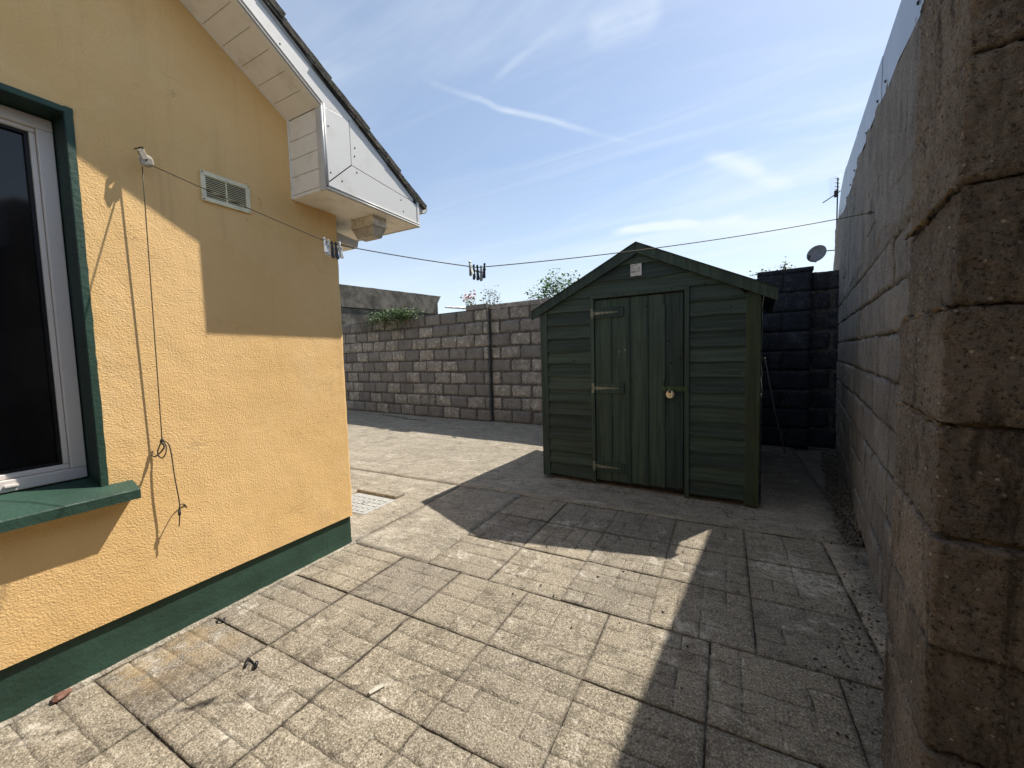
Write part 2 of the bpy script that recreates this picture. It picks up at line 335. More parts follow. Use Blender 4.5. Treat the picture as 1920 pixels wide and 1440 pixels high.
# ------------------------------------------------------------------ helpers
OFF = {}
def off(o): return OFF.get(o.name, Vector((0, 0, 0))) if o else Vector((0, 0, 0))
def meta(o, label=None, cat=None, group=None, kind=None):
    if label: o['label'] = label
    if cat: o['category'] = cat
    if group: o['group'] = group
    if kind: o['kind'] = kind
    return o
def thing(name, loc, label, cat, group=None):
    o = bpy.data.objects.new(name, None); COL.objects.link(o); o.location = loc; o.empty_display_size = .1
    OFF[o.name] = Vector(loc); return meta(o, label, cat, group)
class MB:
    """collects world-space geometry"""
    def __init__(s): s.v = []; s.f = []; s.fm = []
    def add(s, vs, fs, mi=0):
        b = len(s.v); s.v += [Vector(x) for x in vs]; s.f += [tuple(i+b for i in q) for q in fs]; s.fm += [mi]*len(fs); return s
    def hexa(s, p, mi=0):      # 8 points: bottom 4 ccw, top 4 ccw
        return s.add(p, [(0, 3, 2, 1), (4, 5, 6, 7), (0, 1, 5, 4), (1, 2, 6, 5), (2, 3, 7, 6), (3, 0, 4, 7)], mi)
    def box(s, x0, x1, y0, y1, z0, z1, mi=0):
        return s.hexa([(x0, y0, z0), (x1, y0, z0), (x1, y1, z0), (x0, y1, z0), (x0, y0, z1), (x1, y0, z1), (x1, y1, z1), (x0, y1, z1)], mi)
    def obox(s, o, ax, ay, az, mi=0):   # oriented box, o corner, axis vectors with lengths
        o, ax, ay, az = map(Vector, (o, ax, ay, az))
        return s.hexa([o, o+ax, o+ax+ay, o+ay, o+az, o+ax+az, o+ax+ay+az, o+ay+az], mi)
    def tube(s, pts, r, n=6, mi=0, cap=True):
        pts = [Vector(p) for p in pts]; b = len(s.v); N_ = len(pts)
        rs = r if isinstance(r, (list, tuple)) else [r]*N_
        t0 = (pts[1]-pts[0]).normalized(); up = Vector((0, 0, 1)) if abs(t0.z) < .9 else Vector((1, 0, 0))
        x = t0.cross(up).normalized()
        for i, p in enumerate(pts):
            t = (pts[min(i+1, N_-1)]-pts[max(i-1, 0)]).normalized()
            x = (x - t*x.dot(t)).normalized(); y = t.cross(x)
            for k in range(n):
                a = 2*pi*k/n; s.v.append(p + (x*cos(a)+y*sin(a))*rs[i])
        for i in range(N_-1):
            for k in range(n):
                s.f.append((b+i*n+k, b+i*n+(k+1) % n, b+(i+1)*n+(k+1) % n, b+(i+1)*n+k)); s.fm.append(mi)
        if cap:
            s.f.append(tuple(b+k for k in range(n))[::-1]); s.fm.append(mi)
            s.f.append(tuple(b+(N_-1)*n+k for k in range(n))); s.fm.append(mi)
        return s
    def prism(s, poly, d, mi=0):   # poly world points, d extrusion vector
        d = Vector(d); poly = [Vector(p) for p in poly]; k = len(poly)
        return s.add(poly+[p+d for p in poly], [tuple(range(k))[::-1], tuple(range(k, 2*k))]+[(i, (i+1) % k, k+(i+1) % k, k+i) for i in range(k)], mi)
    def build(s, name, mat, parent=None, smooth=False, bevel=0, kind=None, origin=None):
        po = off(parent); og = Vector(origin) if origin is not None else (po if parent else Vector((0, 0, 0)))
        if parent is None and origin is None and s.v:
            xs = [p.x for p in s.v]; ys = [p.y for p in s.v]; zs = [p.z for p in s.v]
            og = Vector(((min(xs)+max(xs))/2, (min(ys)+max(ys))/2, min(zs)))
        me = bpy.data.meshes.new(name); me.from_pydata([p-og for p in s.v], [], s.f)
        ms = mat if isinstance(mat, list) else [mat]
        for m_ in ms: me.materials.append(M[m_])
        if len(ms) > 1: me.polygons.foreach_set('material_index', s.fm)
        bm = bmesh.new(); bm.from_mesh(me); bmesh.ops.recalc_face_normals(bm, faces=bm.faces)
        if bevel: 
            bmesh.ops.bevel(bm, geom=[e for e in bm.edges if len(e.link_faces) == 2 and e.calc_face_angle(0) > .5], offset=bevel, segments=2, affect='EDGES', clamp_overlap=True, profile=.6)
        bm.to_mesh(me); bm.free()
        if smooth: me.polygons.foreach_set('use_smooth', [True]*len(me.polygons))
        o = bpy.data.objects.new(name, me); COL.objects.link(o); o.location = og-po
        if parent: o.parent = parent
        OFF[o.name] = og
        if kind: o['kind'] = kind
        return o
def fbm(p, o=4, h=.8): return noise.fractal(p, h, 2.0, o)
def lathe(m, c, axis, prof, n=24, mi=0):
    axis = Vector(axis).normalized(); up = Vector((0, 0, 1)) if abs(axis.z) < .9 else Vector((1, 0, 0))
    x = axis.cross(up).normalized(); y = axis.cross(x); c = Vector(c); b = len(m.v)
    for r, h in prof:
        for k in range(n): a = 2*pi*k/n; m.v.append(c+axis*h+(x*cos(a)+y*sin(a))*r)
    for i in range(len(prof)-1):
        for k in range(n): m.f.append((b+i*n+k, b+i*n+(k+1) % n, b+(i+1)*n+(k+1) % n, b+(i+1)*n+k)); m.fm.append(mi)
    m.f.append(tuple(b+k for k in range(n))); m.fm.append(mi); m.f.append(tuple(b+(len(prof)-1)*n+k for k in range(n))); m.fm.append(mi)
    return m

# height-field block face meshes, local x = along, y = outward(-y is out), z = up; size w,h; front at y=0, back at y=+depth
def block_mesh(name, w, h, nu, nv, amp, r, seed, depth=.05, wob=.004, sides=False, mat='grey_block', frq=9):
    vs = []; so_ = Vector((seed*13.7, seed*5.1, seed*9.3))
    us = [w*i/nu for i in range(nu+1)]; zs = [h*j/nv for j in range(nv+1)]
    for j, z in enumerate(zs):
        for i, u in enumerate(us):
            du = min(u, w-u); dz = min(z, h-z); e = min(du, dz)
            k = max(0, 1-e/r)
            y = k*k*r*.7 - amp*fbm(Vector((u, 0, z))*frq+so_) - amp*.5*fbm(Vector((u, 3, z))*frq*5+so_, 3)
            wu = wob*fbm(Vector((u, 7, z))*14+so_)*(1 if du < .02 else 0); wz = wob*fbm(Vector((u, 11, z))*14+so_)*(1 if dz < .02 else 0)
            vs.append((u+wu, y, z+wz))
    f = [(j*(nu+1)+i, j*(nu+1)+i+1, (j+1)*(nu+1)+i+1, (j+1)*(nu+1)+i) for j in range(nv) for i in range(nu)]
    ring = [i for i in range(nu+1)] + [j*(nu+1)+nu for j in range(1, nv+1)] + [nv*(nu+1)+i for i in range(nu-1, -1, -1)] + [j*(nu+1) for j in range(nv-1, 0, -1)]
    b = len(vs); vs += [(vs[i][0], depth, vs[i][2]) for i in ring]; k = len(ring)
    f += [(ring[i], b+i, b+(i+1) % k, ring[(i+1) % k]) for i in range(k)]
    f.append(tuple(b+i for i in range(k)))
    me = bpy.data.meshes.new(name); me.from_pydata(vs, [], f); me.materials.append(M[mat])
    me.polygons.foreach_set('use_smooth', [True]*(nu*nv)+[False]*(k+1)); return me
def place(me, name, parent, pos, udir, tilt=0.0, mat=None):
    """local x -> udir (horizontal unit), z -> up, so the outward face looks to  -(z x u)"""
    o = bpy.data.objects.new(name, me); COL.objects.link(o)
    o.parent = parent; o.location = Vector(pos)-off(parent); o.rotation_euler = (tilt, 0, math.atan2(udir[1], udir[0]))
    if mat: o.material_slots[0].link = 'OBJECT'; o.material_slots[0].material = M[mat]
    return o

# ================================================================== GROUND
XW = -2.255
g = MB(); R_ = 900
g.add([(-R_, -R_, -.03), (R_, -R_, -.03), (R_, R_, -.03), (-R_, R_, -.03)], [(0, 1, 2, 3)])
o = g.build('ground', 'distant_ground', kind='structure')
g = MB(); g.add([(-2.6, -3.6, -.009), (1.6, -3.6, -.009), (1.6, 3.3, -.009), (-2.6, 3.3, -.009)], [(0, 1, 2, 3)])
paving = g.build('paving', 'joint_soil', kind='structure', origin=(0, 0, 0))

def groove_coords(L, gs, step=.0165, gw=.0048):
    c = set([0, L, .004, L-.004])
    for q in gs: c |= {q-gw, q, q+gw}
    k = int(L/step)
    for i in range(1, k):
        u = L*i/k
        if all(abs(u-q) > .009 for q in list(gs)+[0, L]): c.add(u)
    return sorted(c)
def slab_mesh(L, Wd, seed):
    rnd = random.Random(seed*7+1); sv = Vector((seed*3.3, seed*1.7, seed*.9))
    gy = [Wd*i/4 for i in (1, 2, 3)]; gx = [L*i/4 for i in (1, 2, 3)]
    us, vs_ = groove_coords(L, gx), groove_coords(Wd, gy)
    wx = {(q, r): rnd.choice([0, .35, .8, 1]) for q in range(len(gx)) for r in range(4)}
    wy = {(q, r): rnd.choice([.6, .9, 1, 1]) for q in range(len(gy)) for r in range(4)}
    pts = []; dirt = []
    for v in vs_:
        for u in us:
            gd = 0
            for q, c in enumerate(gx):
                if abs(u-c) < .001: gd = max(gd, wx[(q, min(3, int(v/Wd*4)))])
            for q, c in enumerate(gy):
                if abs(v-c) < .001: gd = max(gd, wy[(q, min(3, int(u/L*4)))])
            p = Vector((u, v, 0))
            worn = max(0, min(1, .85+1.3*fbm(p*8+sv, 2)))
            gd *= worn
            e = min(u, L-u, v, Wd-v); k = max(0, 1-e/.011)
            z = -gd*.0065 - k*k*.005 + .0016*fbm(p*11+sv, 4) + .0012*fbm(p*60+sv, 3)
            wob = .0045
            du = wob*fbm(Vector((0, v, u*2))*16+sv, 3); dv = wob*fbm(Vector((u, 5, v*2))*16+sv, 3)
            if e < .01: du *= .5; dv *= .5
            pts.append((u+du-L/2, v+dv-Wd/2, z)); dirt.append(gd*.9 if gd > 0 else (k*.5 if k > 0 else 0))
    nu = len(us)-1; nv = len(vs_)-1
    f = [(j*(nu+1)+i, j*(nu+1)+i+1, (j+1)*(nu+1)+i+1, (j+1)*(nu+1)+i) for j in range(nv) for i in range(nu)]
    ring = [i for i in range(nu+1)] + [j*(nu+1)+nu for j in range(1, nv+1)] + [nv*(nu+1)+i for i in range(nu-1, -1, -1)] + [j*(nu+1) for j in range(nv-1, 0, -1)]
    b = len(pts); pts += [(pts[i][0], pts[i][1], -.03) for i in ring]; dirt += [1]*len(ring); k = len(ring)
    f += [(ring[i], b+i, b+(i+1) % k, ring[(i+1) % k]) for i in range(k)]
    me = bpy.data.meshes.new('slab'); me.from_pydata(pts, [], f); me.materials.append(M['slab'])
    at = me.attributes.new('dirt', 'FLOAT', 'POINT'); at.data.foreach_set('value', dirt)
    me.polygons.foreach_set('use_smooth', [True]*(nu*nv)+[False]*k); return me
SV = [slab_mesh(.4325, .428, i) for i in range(9)]
SE = [slab_mesh(.444, .427, 20+i) for i in range(3)]
def slab(cx_, cy_, me=None):
    e = me is None
    o = bpy.data.objects.new('slab', me or random.choice(SV)); COL.objects.link(o); o.parent = paving
    o.location = (cx_+random.uniform(-.002, .002), cy_+random.uniform(-.002, .002), random.uniform(-.003, .0015))
    o.rotation_euler = (random.uniform(-.004, .004), random.uniform(-.004, .004), random.choice([0, pi])+random.uniform(-.004, .004))
YL = [-2.055, -1.62, -1.19, -.755, -.325, .112, .547, .977, 1.409, 1.842, 2.275, 2.712, 3.152]
for j in range(len(YL)-1):
    yc = (YL[j]+YL[j+1])/2
    if YL[j] < 1.8:
        slab(-2.018, yc, random.choice(SE))
        for x in (-1.573, -1.134, -.699, -.263, .174, .611): slab(x, yc)
    else:
        for x in (-1.388, -.952, -.521, -.089, .348): slab(x, yc)

# poured concrete: one sheet per pour, slightly uneven, real edges against the slabs
def pour(poly_x, poly_y, inside, name, z=0.0, st=.055, label=None):
    m = MB(); x0, x1 = poly_x; y0, y1 = poly_y; nx = max(1, int((x1-x0)/st)); ny = max(1, int((y1-y0)/st))
    idx = {}
    for j in range(ny+1):
        for i in range(nx+1):
            x = x0+(x1-x0)*i/nx; y = y0+(y1-y0)*j/ny
            edge = i in (0, nx) or j in (0, ny)
            p = Vector((x, y, 0)); zz_ = z + .006*fbm(p*1.3, 3)+.0025*fbm(p*9, 3) - (.004 if edge else 0)
            x += .006*fbm(p*9+Vector((1, 1, 1)), 3); y += .006*fbm(p*9+Vector((5, 1, 1)), 3)
            idx[(i, j)] = len(m.v); m.v.append(Vector(inside(x, y)+(zz_,)))
    for j in range(ny):
        for i in range(nx):
            m.f.append((idx[(i, j)], idx[(i+1, j)], idx[(i+1, j+1)], idx[(i, j+1)])); m.fm.append(0)
    ring = [idx[(i, 0)] for i in range(nx+1)]+[idx[(nx, j)] for j in range(1, ny+1)]+[idx[(i, ny)] for i in range(nx-1, -1, -1)]+[idx[(0, j)] for j in range(ny-1, 0, -1)]
    b = len(m.v); k = len(ring)
    for i in ring: m.v.append(Vector((m.v[i].x, m.v[i].y, -.029)))
    for i in range(k): m.f.append((ring[i], b+i, b+(i+1) % k, ring[(i+1) % k])); m.fm.append(0)
    return m.build(name, 'concrete', smooth=True, kind='structure', origin=(0, 0, 0))
def wallx(y): return .718+.1445*(y-2.709)
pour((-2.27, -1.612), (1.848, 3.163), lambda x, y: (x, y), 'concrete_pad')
def insA(x, y):
    return (x, y)
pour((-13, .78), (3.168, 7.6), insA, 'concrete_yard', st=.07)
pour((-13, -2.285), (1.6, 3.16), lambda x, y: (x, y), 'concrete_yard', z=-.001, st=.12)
def insB(x, y): return (min(x, wallx(y)+.1), y)
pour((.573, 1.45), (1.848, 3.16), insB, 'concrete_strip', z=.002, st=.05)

# ================================================================== BACK WALL (blocks)
CH = .2437
bw_dir = Vector((1, -.1148, 0)).normalized()
wallL = thing('block_wall', (-6.3, 6.85, 0), 'grey concrete block wall closing the back of the yard with ivy on its top', 'wall')
BV = [block_mesh('block', .425, .222, 12, 7, .006, .022, i, wob=.012) for i in range(10)]
BH = [block_mesh('block', .20, .222, 7, 7, .006, .022, 30+i, wob=.012) for i in range(4)]
BC = [block_mesh('block', .425, .085, 10, 3, .006, .02, 50+i, wob=.008) for i in range(4)]
def lpt(x, base=Vector((-8.695, 7.122, 0)), dr=bw_dir): return base+dr*((x-base.x)/dr.x)
BA = Vector((-8.695, 7.122, 0))
xl0, xl1 = -10.6, -4.0
# core (mortar) slightly recessed
m = MB(); a = lpt(xl0); b = lpt(xl1-.01); nb = Vector((-bw_dir.y, bw_dir.x, 0))
m.obox(a+nb*.014, b-a, nb*.2, Vector((0, 0, 2.19))); m.build('mortar_core', 'grey_mortar', wallL)
for c in range(9):
    x = xl0 - (.23 if c % 2 else 0); s_ = 0
    L = (lpt(xl1)-lpt(xl0)).length; s_ = -(.225 if c % 2 else 0)
    while s_ < L-.05:
        w = .45; me = random.choice(BV)
        if s_ + .45 > L:
            w = L-s_; me = block_mesh('block', w-.015, .222, 7, 7, .006, .02, 140+c, wob=.008)
        if s_ < 0: s_ += .225; me = random.choice(BH); w = .225
        place(me, 'block', wallL, a+bw_dir*(s_+.012)+Vector((0, 0, c*CH+.010+random.uniform(-.003, .003)))+nb*random.uniform(-.006, .006), bw_dir)
        s_ += w
# pier head and raised last bay with thin cap
m = MB(); m.obox(lpt(-4.51)-nb*.012+Vector((0, 0, 2.185)), lpt(-4.0)-lpt(-4.51), nb*.22, Vector((0, 0, .095))); m.build('cap', 'grey_block', wallL, bevel=.008)
# set-back right section, runs behind the shed to the neighbouring wall
wallR = thing('block_wall', (-1.3, 6.4, 0), 'taller dark concrete block wall running behind the green shed', 'wall')
dr2 = Vector((1, -.1, 0)).normalized(); b2 = Vector((-2.858, 6.556, 0)); nb2 = Vector((-dr2.y, dr2.x, 0))
def rpt(x): return b2+dr2*((x-b2.x)/dr2.x)
a2 = rpt(-3.99); e2 = rpt(1.6)
m = MB(); m.obox(a2+nb2*.012, e2-a2, nb2*.2, Vector((0, 0, 2.17))); m.build('mortar_core', 'grey_mortar', wallR)
L2 = (e2-a2).length
for c in range(9):
    s_ = -(.225 if c % 2 else 0)
    while s_ < L2-.1:
        w = .45; me = random.choice(BV)
        if s_ < 0: s_ += .225; me = random.choice(BH); w = .225
        place(me, 'block', wallR, a2+dr2*(s_+.012)+Vector((0, 0, c*CH+.010))+nb2*random.uniform(-.004, .004), dr2, mat='shaded_block' if s_ > 3.2 else None)
        s_ += w
m = MB()
for i in range(13):
    q = a2+dr2*(i*.45); hgt = .10 if i < 8 else -.01
    if hgt > 0: m.obox(q+Vector((0, 0, 2.172))-nb2*.004, dr2*.44, nb2*.2, Vector((0, 0, .085+random.uniform(-.004, .004))))
m.build('cap', 'grey_block', wallR, bevel=.006)
# pier at the right, beside the shed
pierR = thing('block_pier', (.72, 6.1, 0), 'dark block pier between the green shed and the tall right wall', 'pier')
pa = rpt(.38)-nb2*.11
m = MB(); m.obox(pa+nb2*.012+dr2*.012, dr2*.555, nb2*.115, Vector((0, 0, 2.2))); m.build('mortar_core', 'shaded_block', pierR)
PV = [block_mesh('block', .278, .236, 8, 6, .004, .007, 60+i, wob=.006, depth=.10) for i in range(3)]
PV2 = [block_mesh('block', .565, .236, 12, 6, .004, .007, 70+i, wob=.006, depth=.10) for i in range(3)]
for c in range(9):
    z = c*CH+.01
    if c % 2: place(random.choice(PV2), 'block', pierR, pa+Vector((0, 0, z)), dr2, mat='shaded_block')
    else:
        place(random.choice(PV), 'block', pierR, pa+Vector((0, 0, z)), dr2, mat='shaded_block'); place(random.choice(PV), 'block', pierR, pa+dr2*.285+Vector((0, 0, z)), dr2, mat='shaded_block')
m = MB(); m.obox(pa+Vector((0, 0, 2.195))-nb2*.01, dr2*.585, nb2*.3, Vector((0, 0, .05))); m.build('cap', 'shaded_block', pierR, bevel=.01)

# ================================================================== RIGHT WALL
rw = thing('block_wall', (.72, 2.7, 0), 'tall dark weathered block wall on the right edge topped by metal sheeting', 'wall')
RD = Vector((.1445, 1, 0)).normalized()          # direction away from camera
UD = -RD                                           # local x towards camera so the face looks to -x
RN = Vector((-RD.y, RD.x, 0))                      # outward (to -x)
def rwp(y, z=0): return Vector((wallx(y), y, z))
TOP = [(-3, 1.6), (0, 2.1), (1.0, 2.30), (2.04, 2.476), (2.48, 2.548), (3.1, 2.64), (3.83, 2.705), (4.58, 2.735), (5.49, 2.73), (6.4, 2.88), (6.75, 2.93), (7.1, 2.85), (7.3, 2.55), (7.36, 2.2)]
def topz(y):
    for (a_, za), (b_, zb) in zip(TOP, TOP[1:]):
        if a_ <= y <= b_: return za+(zb-za)*(y-a_)/(b_-a_)
    return 2.2
m = MB(); ys = [-3+i*.12 for i in range(int(10.36/.12)+1)]+[7.36]
for y in ys:
    p = rwp(y)-RN*(.16 if y < 1.25 else 0); t = topz(y)+.015*fbm(Vector((y*3, 0, 0)))
    m.v += [p+Vector((0, 0, -.02))-RN*.012, p+Vector((0, 0, t))-RN*.012, p-RN*.3+Vector((0, 0, t)), p-RN*.3+Vector((0, 0, -.02))]
for i in range(len(ys)-1):
    for k in range(4):
        m.f.append((i*4+k, i*4+(k+1) % 4, (i+1)*4+(k+1) % 4, (i+1)*4+k)); m.fm.append(0)
m.f += [(0, 1, 2, 3), tuple((len(ys)-1)*4+k for k in range(4))]; m.fm += [0, 0]
m.build('mortar_core', 'dark_mortar', rw)
RC = .2185
RVn = [block_mesh('block', .432, .209, 28, 14, .005, .011, 80+i, wob=.010, mat='dark_block', frq=6) for i in range(8)]
RVh = [block_mesh('block', .210, .209, 14, 14, .005, .011, 95+i, wob=.010, mat='dark_block', frq=6) for i in range(4)]
for c in range(15):
    z = .002+c*RC
    y = 7.28 - (.22 if c % 2 else 0)
    first = bool(c % 2)
    while y > 1.6:
        short = first; first = False
        w = .217 if short else .441
        yt = topz(y-w*.5)
        if z+.1 < yt - .0:
            if not (z+RC > yt+.02):
                # block laid towards the camera starting at y
                p = rwp(y, z)+RN*random.uniform(-.007, .009)
                if y-w*RD.y > 6.45 or True:
                    place(random.choice(RVh if short else RVn), 'block', rw, p, UD)
            else:
                # cut block under the sloping top
                hh = max(.04, yt-z-.004); me = block_mesh('block', w-.003, hh, 12, 5, .004, .012, int(y*37+c), wob=.006, mat='dark_block', frq=6)
                place(me, 'block', rw, rwp(y, z), UD)
        y -= w*RD.y
# rough parging that bridges the joints over the upper courses
def parge(y0, y1, z0f, z1f, seed, name='parging', st=.025, thick=.012):
    m = MB(); ny = int((y1-y0)/st); nz = 26; idx = {}
    sv = Vector((seed, seed*2, 0))
    for j in range(nz+1):
        for i in range(ny+1):
            y = y0+(y1-y0)*i/ny; z = z0f(y)+(z1f(y)-z0f(y))*j/nz
            p = Vector((y, z, 0)); th = thick*1.1*(fbm(p*2.3+sv, 4)+.42)+.003*fbm(Vector((y*9, z*2.5, 0))+sv, 4)+.0015*fbm(p*30, 3)
            if j == 0 or i in (0, ny): th = -.014
            idx[(i, j)] = len(m.v); m.v.append(rwp(y, z)+RN*th)
    for j in range(nz):
        for i in range(ny): m.f.append((idx[(i, j)], idx[(i+1, j)], idx[(i+1, j+1)], idx[(i, j+1)])); m.fm.append(0)
    return m.build(name, 'dark_block', rw, smooth=True)
parge(1.5, 7.3, lambda y: 1.78+.10*fbm(Vector((y*2, 4, 0))), lambda y: topz(y)-.005, 3)
parge(1.5, 2.3, lambda y: .0, lambda y: .9+.15*fbm(Vector((y*4, 1, 0))), 9, thick=.007)

# metal sheeting along the top
sh = thing('metal_sheeting', (.7, 3.5, 2.5), 'pale blue grey metal sheeting fixed along the top of the tall right wall', 'sheeting')
STOP = [(-3, 2.05), (2.46, 2.765), (5.63, 3.14), (6.55, 3.10)]
def stz(y):
    for (a_, za), (b_, zb) in zip(STOP, STOP[1:]):
        if a_ <= y <= b_: return za+(zb-za)*(y-a_)/(b_-a_)
    return 3.1
segs = [(-3, -.9), (-.92, 1.2), (1.18, 3.0), (2.99, 4.35), (4.34, 5.4), (5.39, 6.2), (6.19, 6.6)]
for k_, (ya, yb) in enumerate(segs):
    m = MB(); N_ = 10; o_ = -.02-.002*(k_ % 2)
    for side in (0, 1):
        for i in range(N_+1):
            y = ya+(yb-ya)*i/N_; bl = .003*sin(i*1.7+k_)
            zt = stz(y); zb = min(topz(y), zt-.03)-.03
            if k_ == 6: zt = stz(y)-(y-6.19)*.35
            m.v += [rwp(y, zb)+RN*(-o_-.014+bl-side*.003), rwp(y, zt)+RN*(-o_-.014-side*.003)]
    n2 = (N_+1)*2
    for i in range(N_):
        m.f += [(i*2, i*2+2, i*2+3, i*2+1), (n2+i*2, n2+i*2+1, n2+i*2+3, n2+i*2+2), (i*2+1, i*2+3, n2+i*2+3, n2+i*2+1), (i*2, n2+i*2, n2+i*2+2, i*2+2)]
    m.f += [(0, 1, n2+1, n2), (n2-2, n2-1, n2*2-1, n2*2-2)]; m.fm = [0]*len(m.f)
    m.build('sheet', 'sheet_metal', sh)
    for yy in (ya+.15, (ya+yb)/2, yb-.15):
        if yy > 6.2 or yy < 1.5: continue
        m = MB(); lathe(m, rwp(yy, topz(yy)+.02)+RN*.006, RN, [(.008, 0), (.008, .004), (.004, .007)], 8); m.build('screw', 'dark_metal', sh)

added_wall = thing('block_wall', (-.9, -3.0, 0), 'plain unseen wall added behind the viewpoint to keep light off the near pier', 'wall')  # unseen wall, put in to block light reaching the near pier's front
m = MB(); m.box(-2.24, .2, -3.2, -2.95, -.02, 2.7); m.build('wall', 'dark_block', added_wall)
m = MB(); m.box(-2.24, .2, -3.24, -2.91, 2.702, 2.76); m.build('cap', 'grey_block', added_wall, bevel=.008)
# near pier (brown blocks, right beside the camera)
pr = thing('block_pier', (.42, 1.3, 0), 'rough brown concrete block pier at the near right edge of the photo', 'pier')
def rough_block(L1, D1, H, seed, amp, step, mat='brown_block'):
    """solid block: x along 0..L1, y 0..D1 (depth), z 0..H, all faces rough"""
    bm = bmesh.new(); bmesh.ops.create_cube(bm, size=1.0)
    for v in bm.verts: v.co = Vector(((v.co.x+.5)*L1, (v.co.y+.5)*D1, (v.co.z+.5)*H))
    es = lambda ax: [e for e in bm.edges if abs((e.verts[0].co-e.verts[1].co)[ax]) > 1e-5]
    for ax, ln in ((0, L1), (1, D1), (2, H)):
        cuts = int(ln/step); ee = [e for e in bm.edges if abs((e.verts[0].co-e.verts[1].co).normalized()[ax]) > .9]
        bmesh.ops.subdivide_edges(bm, edges=ee, cuts=cuts, use_grid_fill=True)
    sv = Vector((seed*7.7, seed*3.1, seed))
    c = Vector((L1/2, D1/2, H/2)); r = .012
    for v in bm.verts:
        p = v.co.copy(); nn = Vector((0, 0, 0))
        for ax, ln in ((0, L1), (1, D1), (2, H)):
            if p[ax] < 1e-4: nn[ax] = -1
            if p[ax] > ln-1e-4: nn[ax] = 1
        k = sum(abs(q) for q in nn); n_ = nn.normalized() if k else Vector((0, 0, 0))
        d = amp*.6*fbm(p*7+sv, 3)+amp*.7*fbm(p*38+sv, 4)+amp*.5*fbm(p*95+sv, 3)-.001
        if k >= 2: d -= .0025+amp*1.3*max(0, fbm(p*24+sv, 3))
        v.co = p+n_*d
    me = bpy.data.meshes.new('block'); bm.to_mesh(me); bm.free(); me.materials.append(M[mat])
    me.polygons.foreach_set('use_smooth', [True]*len(me.polygons)); return me
py0 = 1.075
pu = Vector((1, -.1445, 0)).normalized()          # front face runs to the right
pd = Vector((.1445, 1, 0)).normalized()           # away from camera
m = MB(); m.obox(Vector((.404, py0+.02, 0)), pu*.44, pd*.43, Vector((0, 0, 2.4))); m.build('mortar_core', 'ochre_mortar', pr)
# joints seen at z = 1.323+.2185 k
zs_ = [1.323+.2265*k for k in range(-6, 6)]
for k, z0 in enumerate(zs_):
    kk = k-6
    xo = .388 if kk >= 0 else (.374 if kk >= -2 else .368)
    xo += random.uniform(-.004, .004); yo = py0+random.uniform(-.008, .008)
    zb = max(z0, 0) if z0 < 0 else z0
    hgt = .2215 - (zb-z0)
    if hgt < .04: continue
    near = -3 <= kk <= 3
    me = rough_block(.52, .455, hgt, k+3, .006, .0075 if near else .014)
    o = bpy.data.objects.new('block', me); COL.objects.link(o); o.parent = pr; o.location = Vector((xo, yo, zb))-off(pr)
    o.rotation_euler = (random.uniform(-.006, .006), random.uniform(-.006, .006), math.atan2(pu.y, pu.x))
# squeezed mortar beads proud of some joints
for z0, seed in ((1.323, 1), (1.549, 2), (1.096, 3)):
    m = MB(); pts = []; rs = []
    for i in range(40):
        t = i/39; p = Vector((.388-.004, py0+.02, z0-.004)) + pd*(.0+.42*t)
        p += Vector((-.002+.004*fbm(Vector((t*9, seed, 0))), 0, .010*fbm(Vector((t*5, seed, 4)), 3)))
        pts.append(p); rs.append(max(.001, .0045+.010*fbm(Vector((t*11, seed, 7)), 3)))
    m.tube(pts, rs, 7); m.build('mortar_bead', 'ochre_mortar', pr, smooth=True)

# ================================================================== HOUSE
hs = thing('house', (-4.5, -2, 0), 'yellow rendered house with green plinth, white eaves and dark tiled roof on the left', 'house')
HY = 1.842; HY0 = -6.2; HX0 = -11.5; WX = XW+.012
ridge_y = (HY+HY0)/2; wz = lambda y: 2.60+.6*((HY-y) if y > ridge_y else (y-HY0))   # underside of roof line
# gable wall with window hole: strips
wy1, wy0, wz0, wz1 = .622, -.62, .765, 2.235
m = MB(); T = .3
def quad_wall(poly): m.prism([(WX, y, z) for y, z in poly], (-T, 0, 0))
quad_wall([(wy1, .2), (HY-.03, .2), (HY-.03, wz(HY-.03)), (wy1, wz(wy1))])
quad_wall([(HY0, .2), (wy0, .2), (wy0, wz(wy0)), (ridge_y, wz(ridge_y)), (HY0, wz(HY0))])
quad_wall([(wy0, .2), (wy1, .2), (wy1, wz0), (wy0, wz0)])
quad_wall([(wy0, wz1), (wy1, wz1), (wy1, wz(wy1)), (wy0, wz(wy0))])
# hand-floated uneven corner
b = len(m.v); prof = []
NZ = 70
for j in range(NZ+1):
    z = .2+2.3*j/NZ; q = Vector((0, 0, z))
    w1 = .0035*fbm(q*6, 4); w2 = .0035*fbm(q*6+Vector((3, 3, 3)), 4)
    for (dx, dy) in ((0, -.031), (w1*.5, -.015), (-.002+w1, -.005), (-.006+w1, -.001+w2), (-.014, 0+w2), (-.031, 0)):
        m.v.append(Vector((WX+dx, HY+dy, z)))
for j in range(NZ):
    for i in range(5): m.f.append((b+j*6+i, b+j*6+i+1, b+(j+1)*6+i+1, b+(j+1)*6+i)); m.fm.append(0)
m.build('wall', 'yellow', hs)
m = MB(); m.box(HX0, WX-.031, HY-.3, HY, .2, 2.6); m.box(HX0, WX-.3, HY0, HY0+.3, .2, 2.6); m.box(HX0, HX0+.3, HY0+.3, HY-.3, .2, 2.6); m.build('wall', 'yellow', hs)
m = MB(); NP = 60; b = 0
for j, z in enumerate((0-.02, .05, .10, .15, .199)):
    for i in range(NP+1):
        y = HY0+(HY-.012-HY0)*i/NP; e = .004*fbm(Vector((y*5, z*5, 0)), 3)
        m.v.append(Vector((XW-.004+e+(.006 if z < .02 else 0), y, z)))
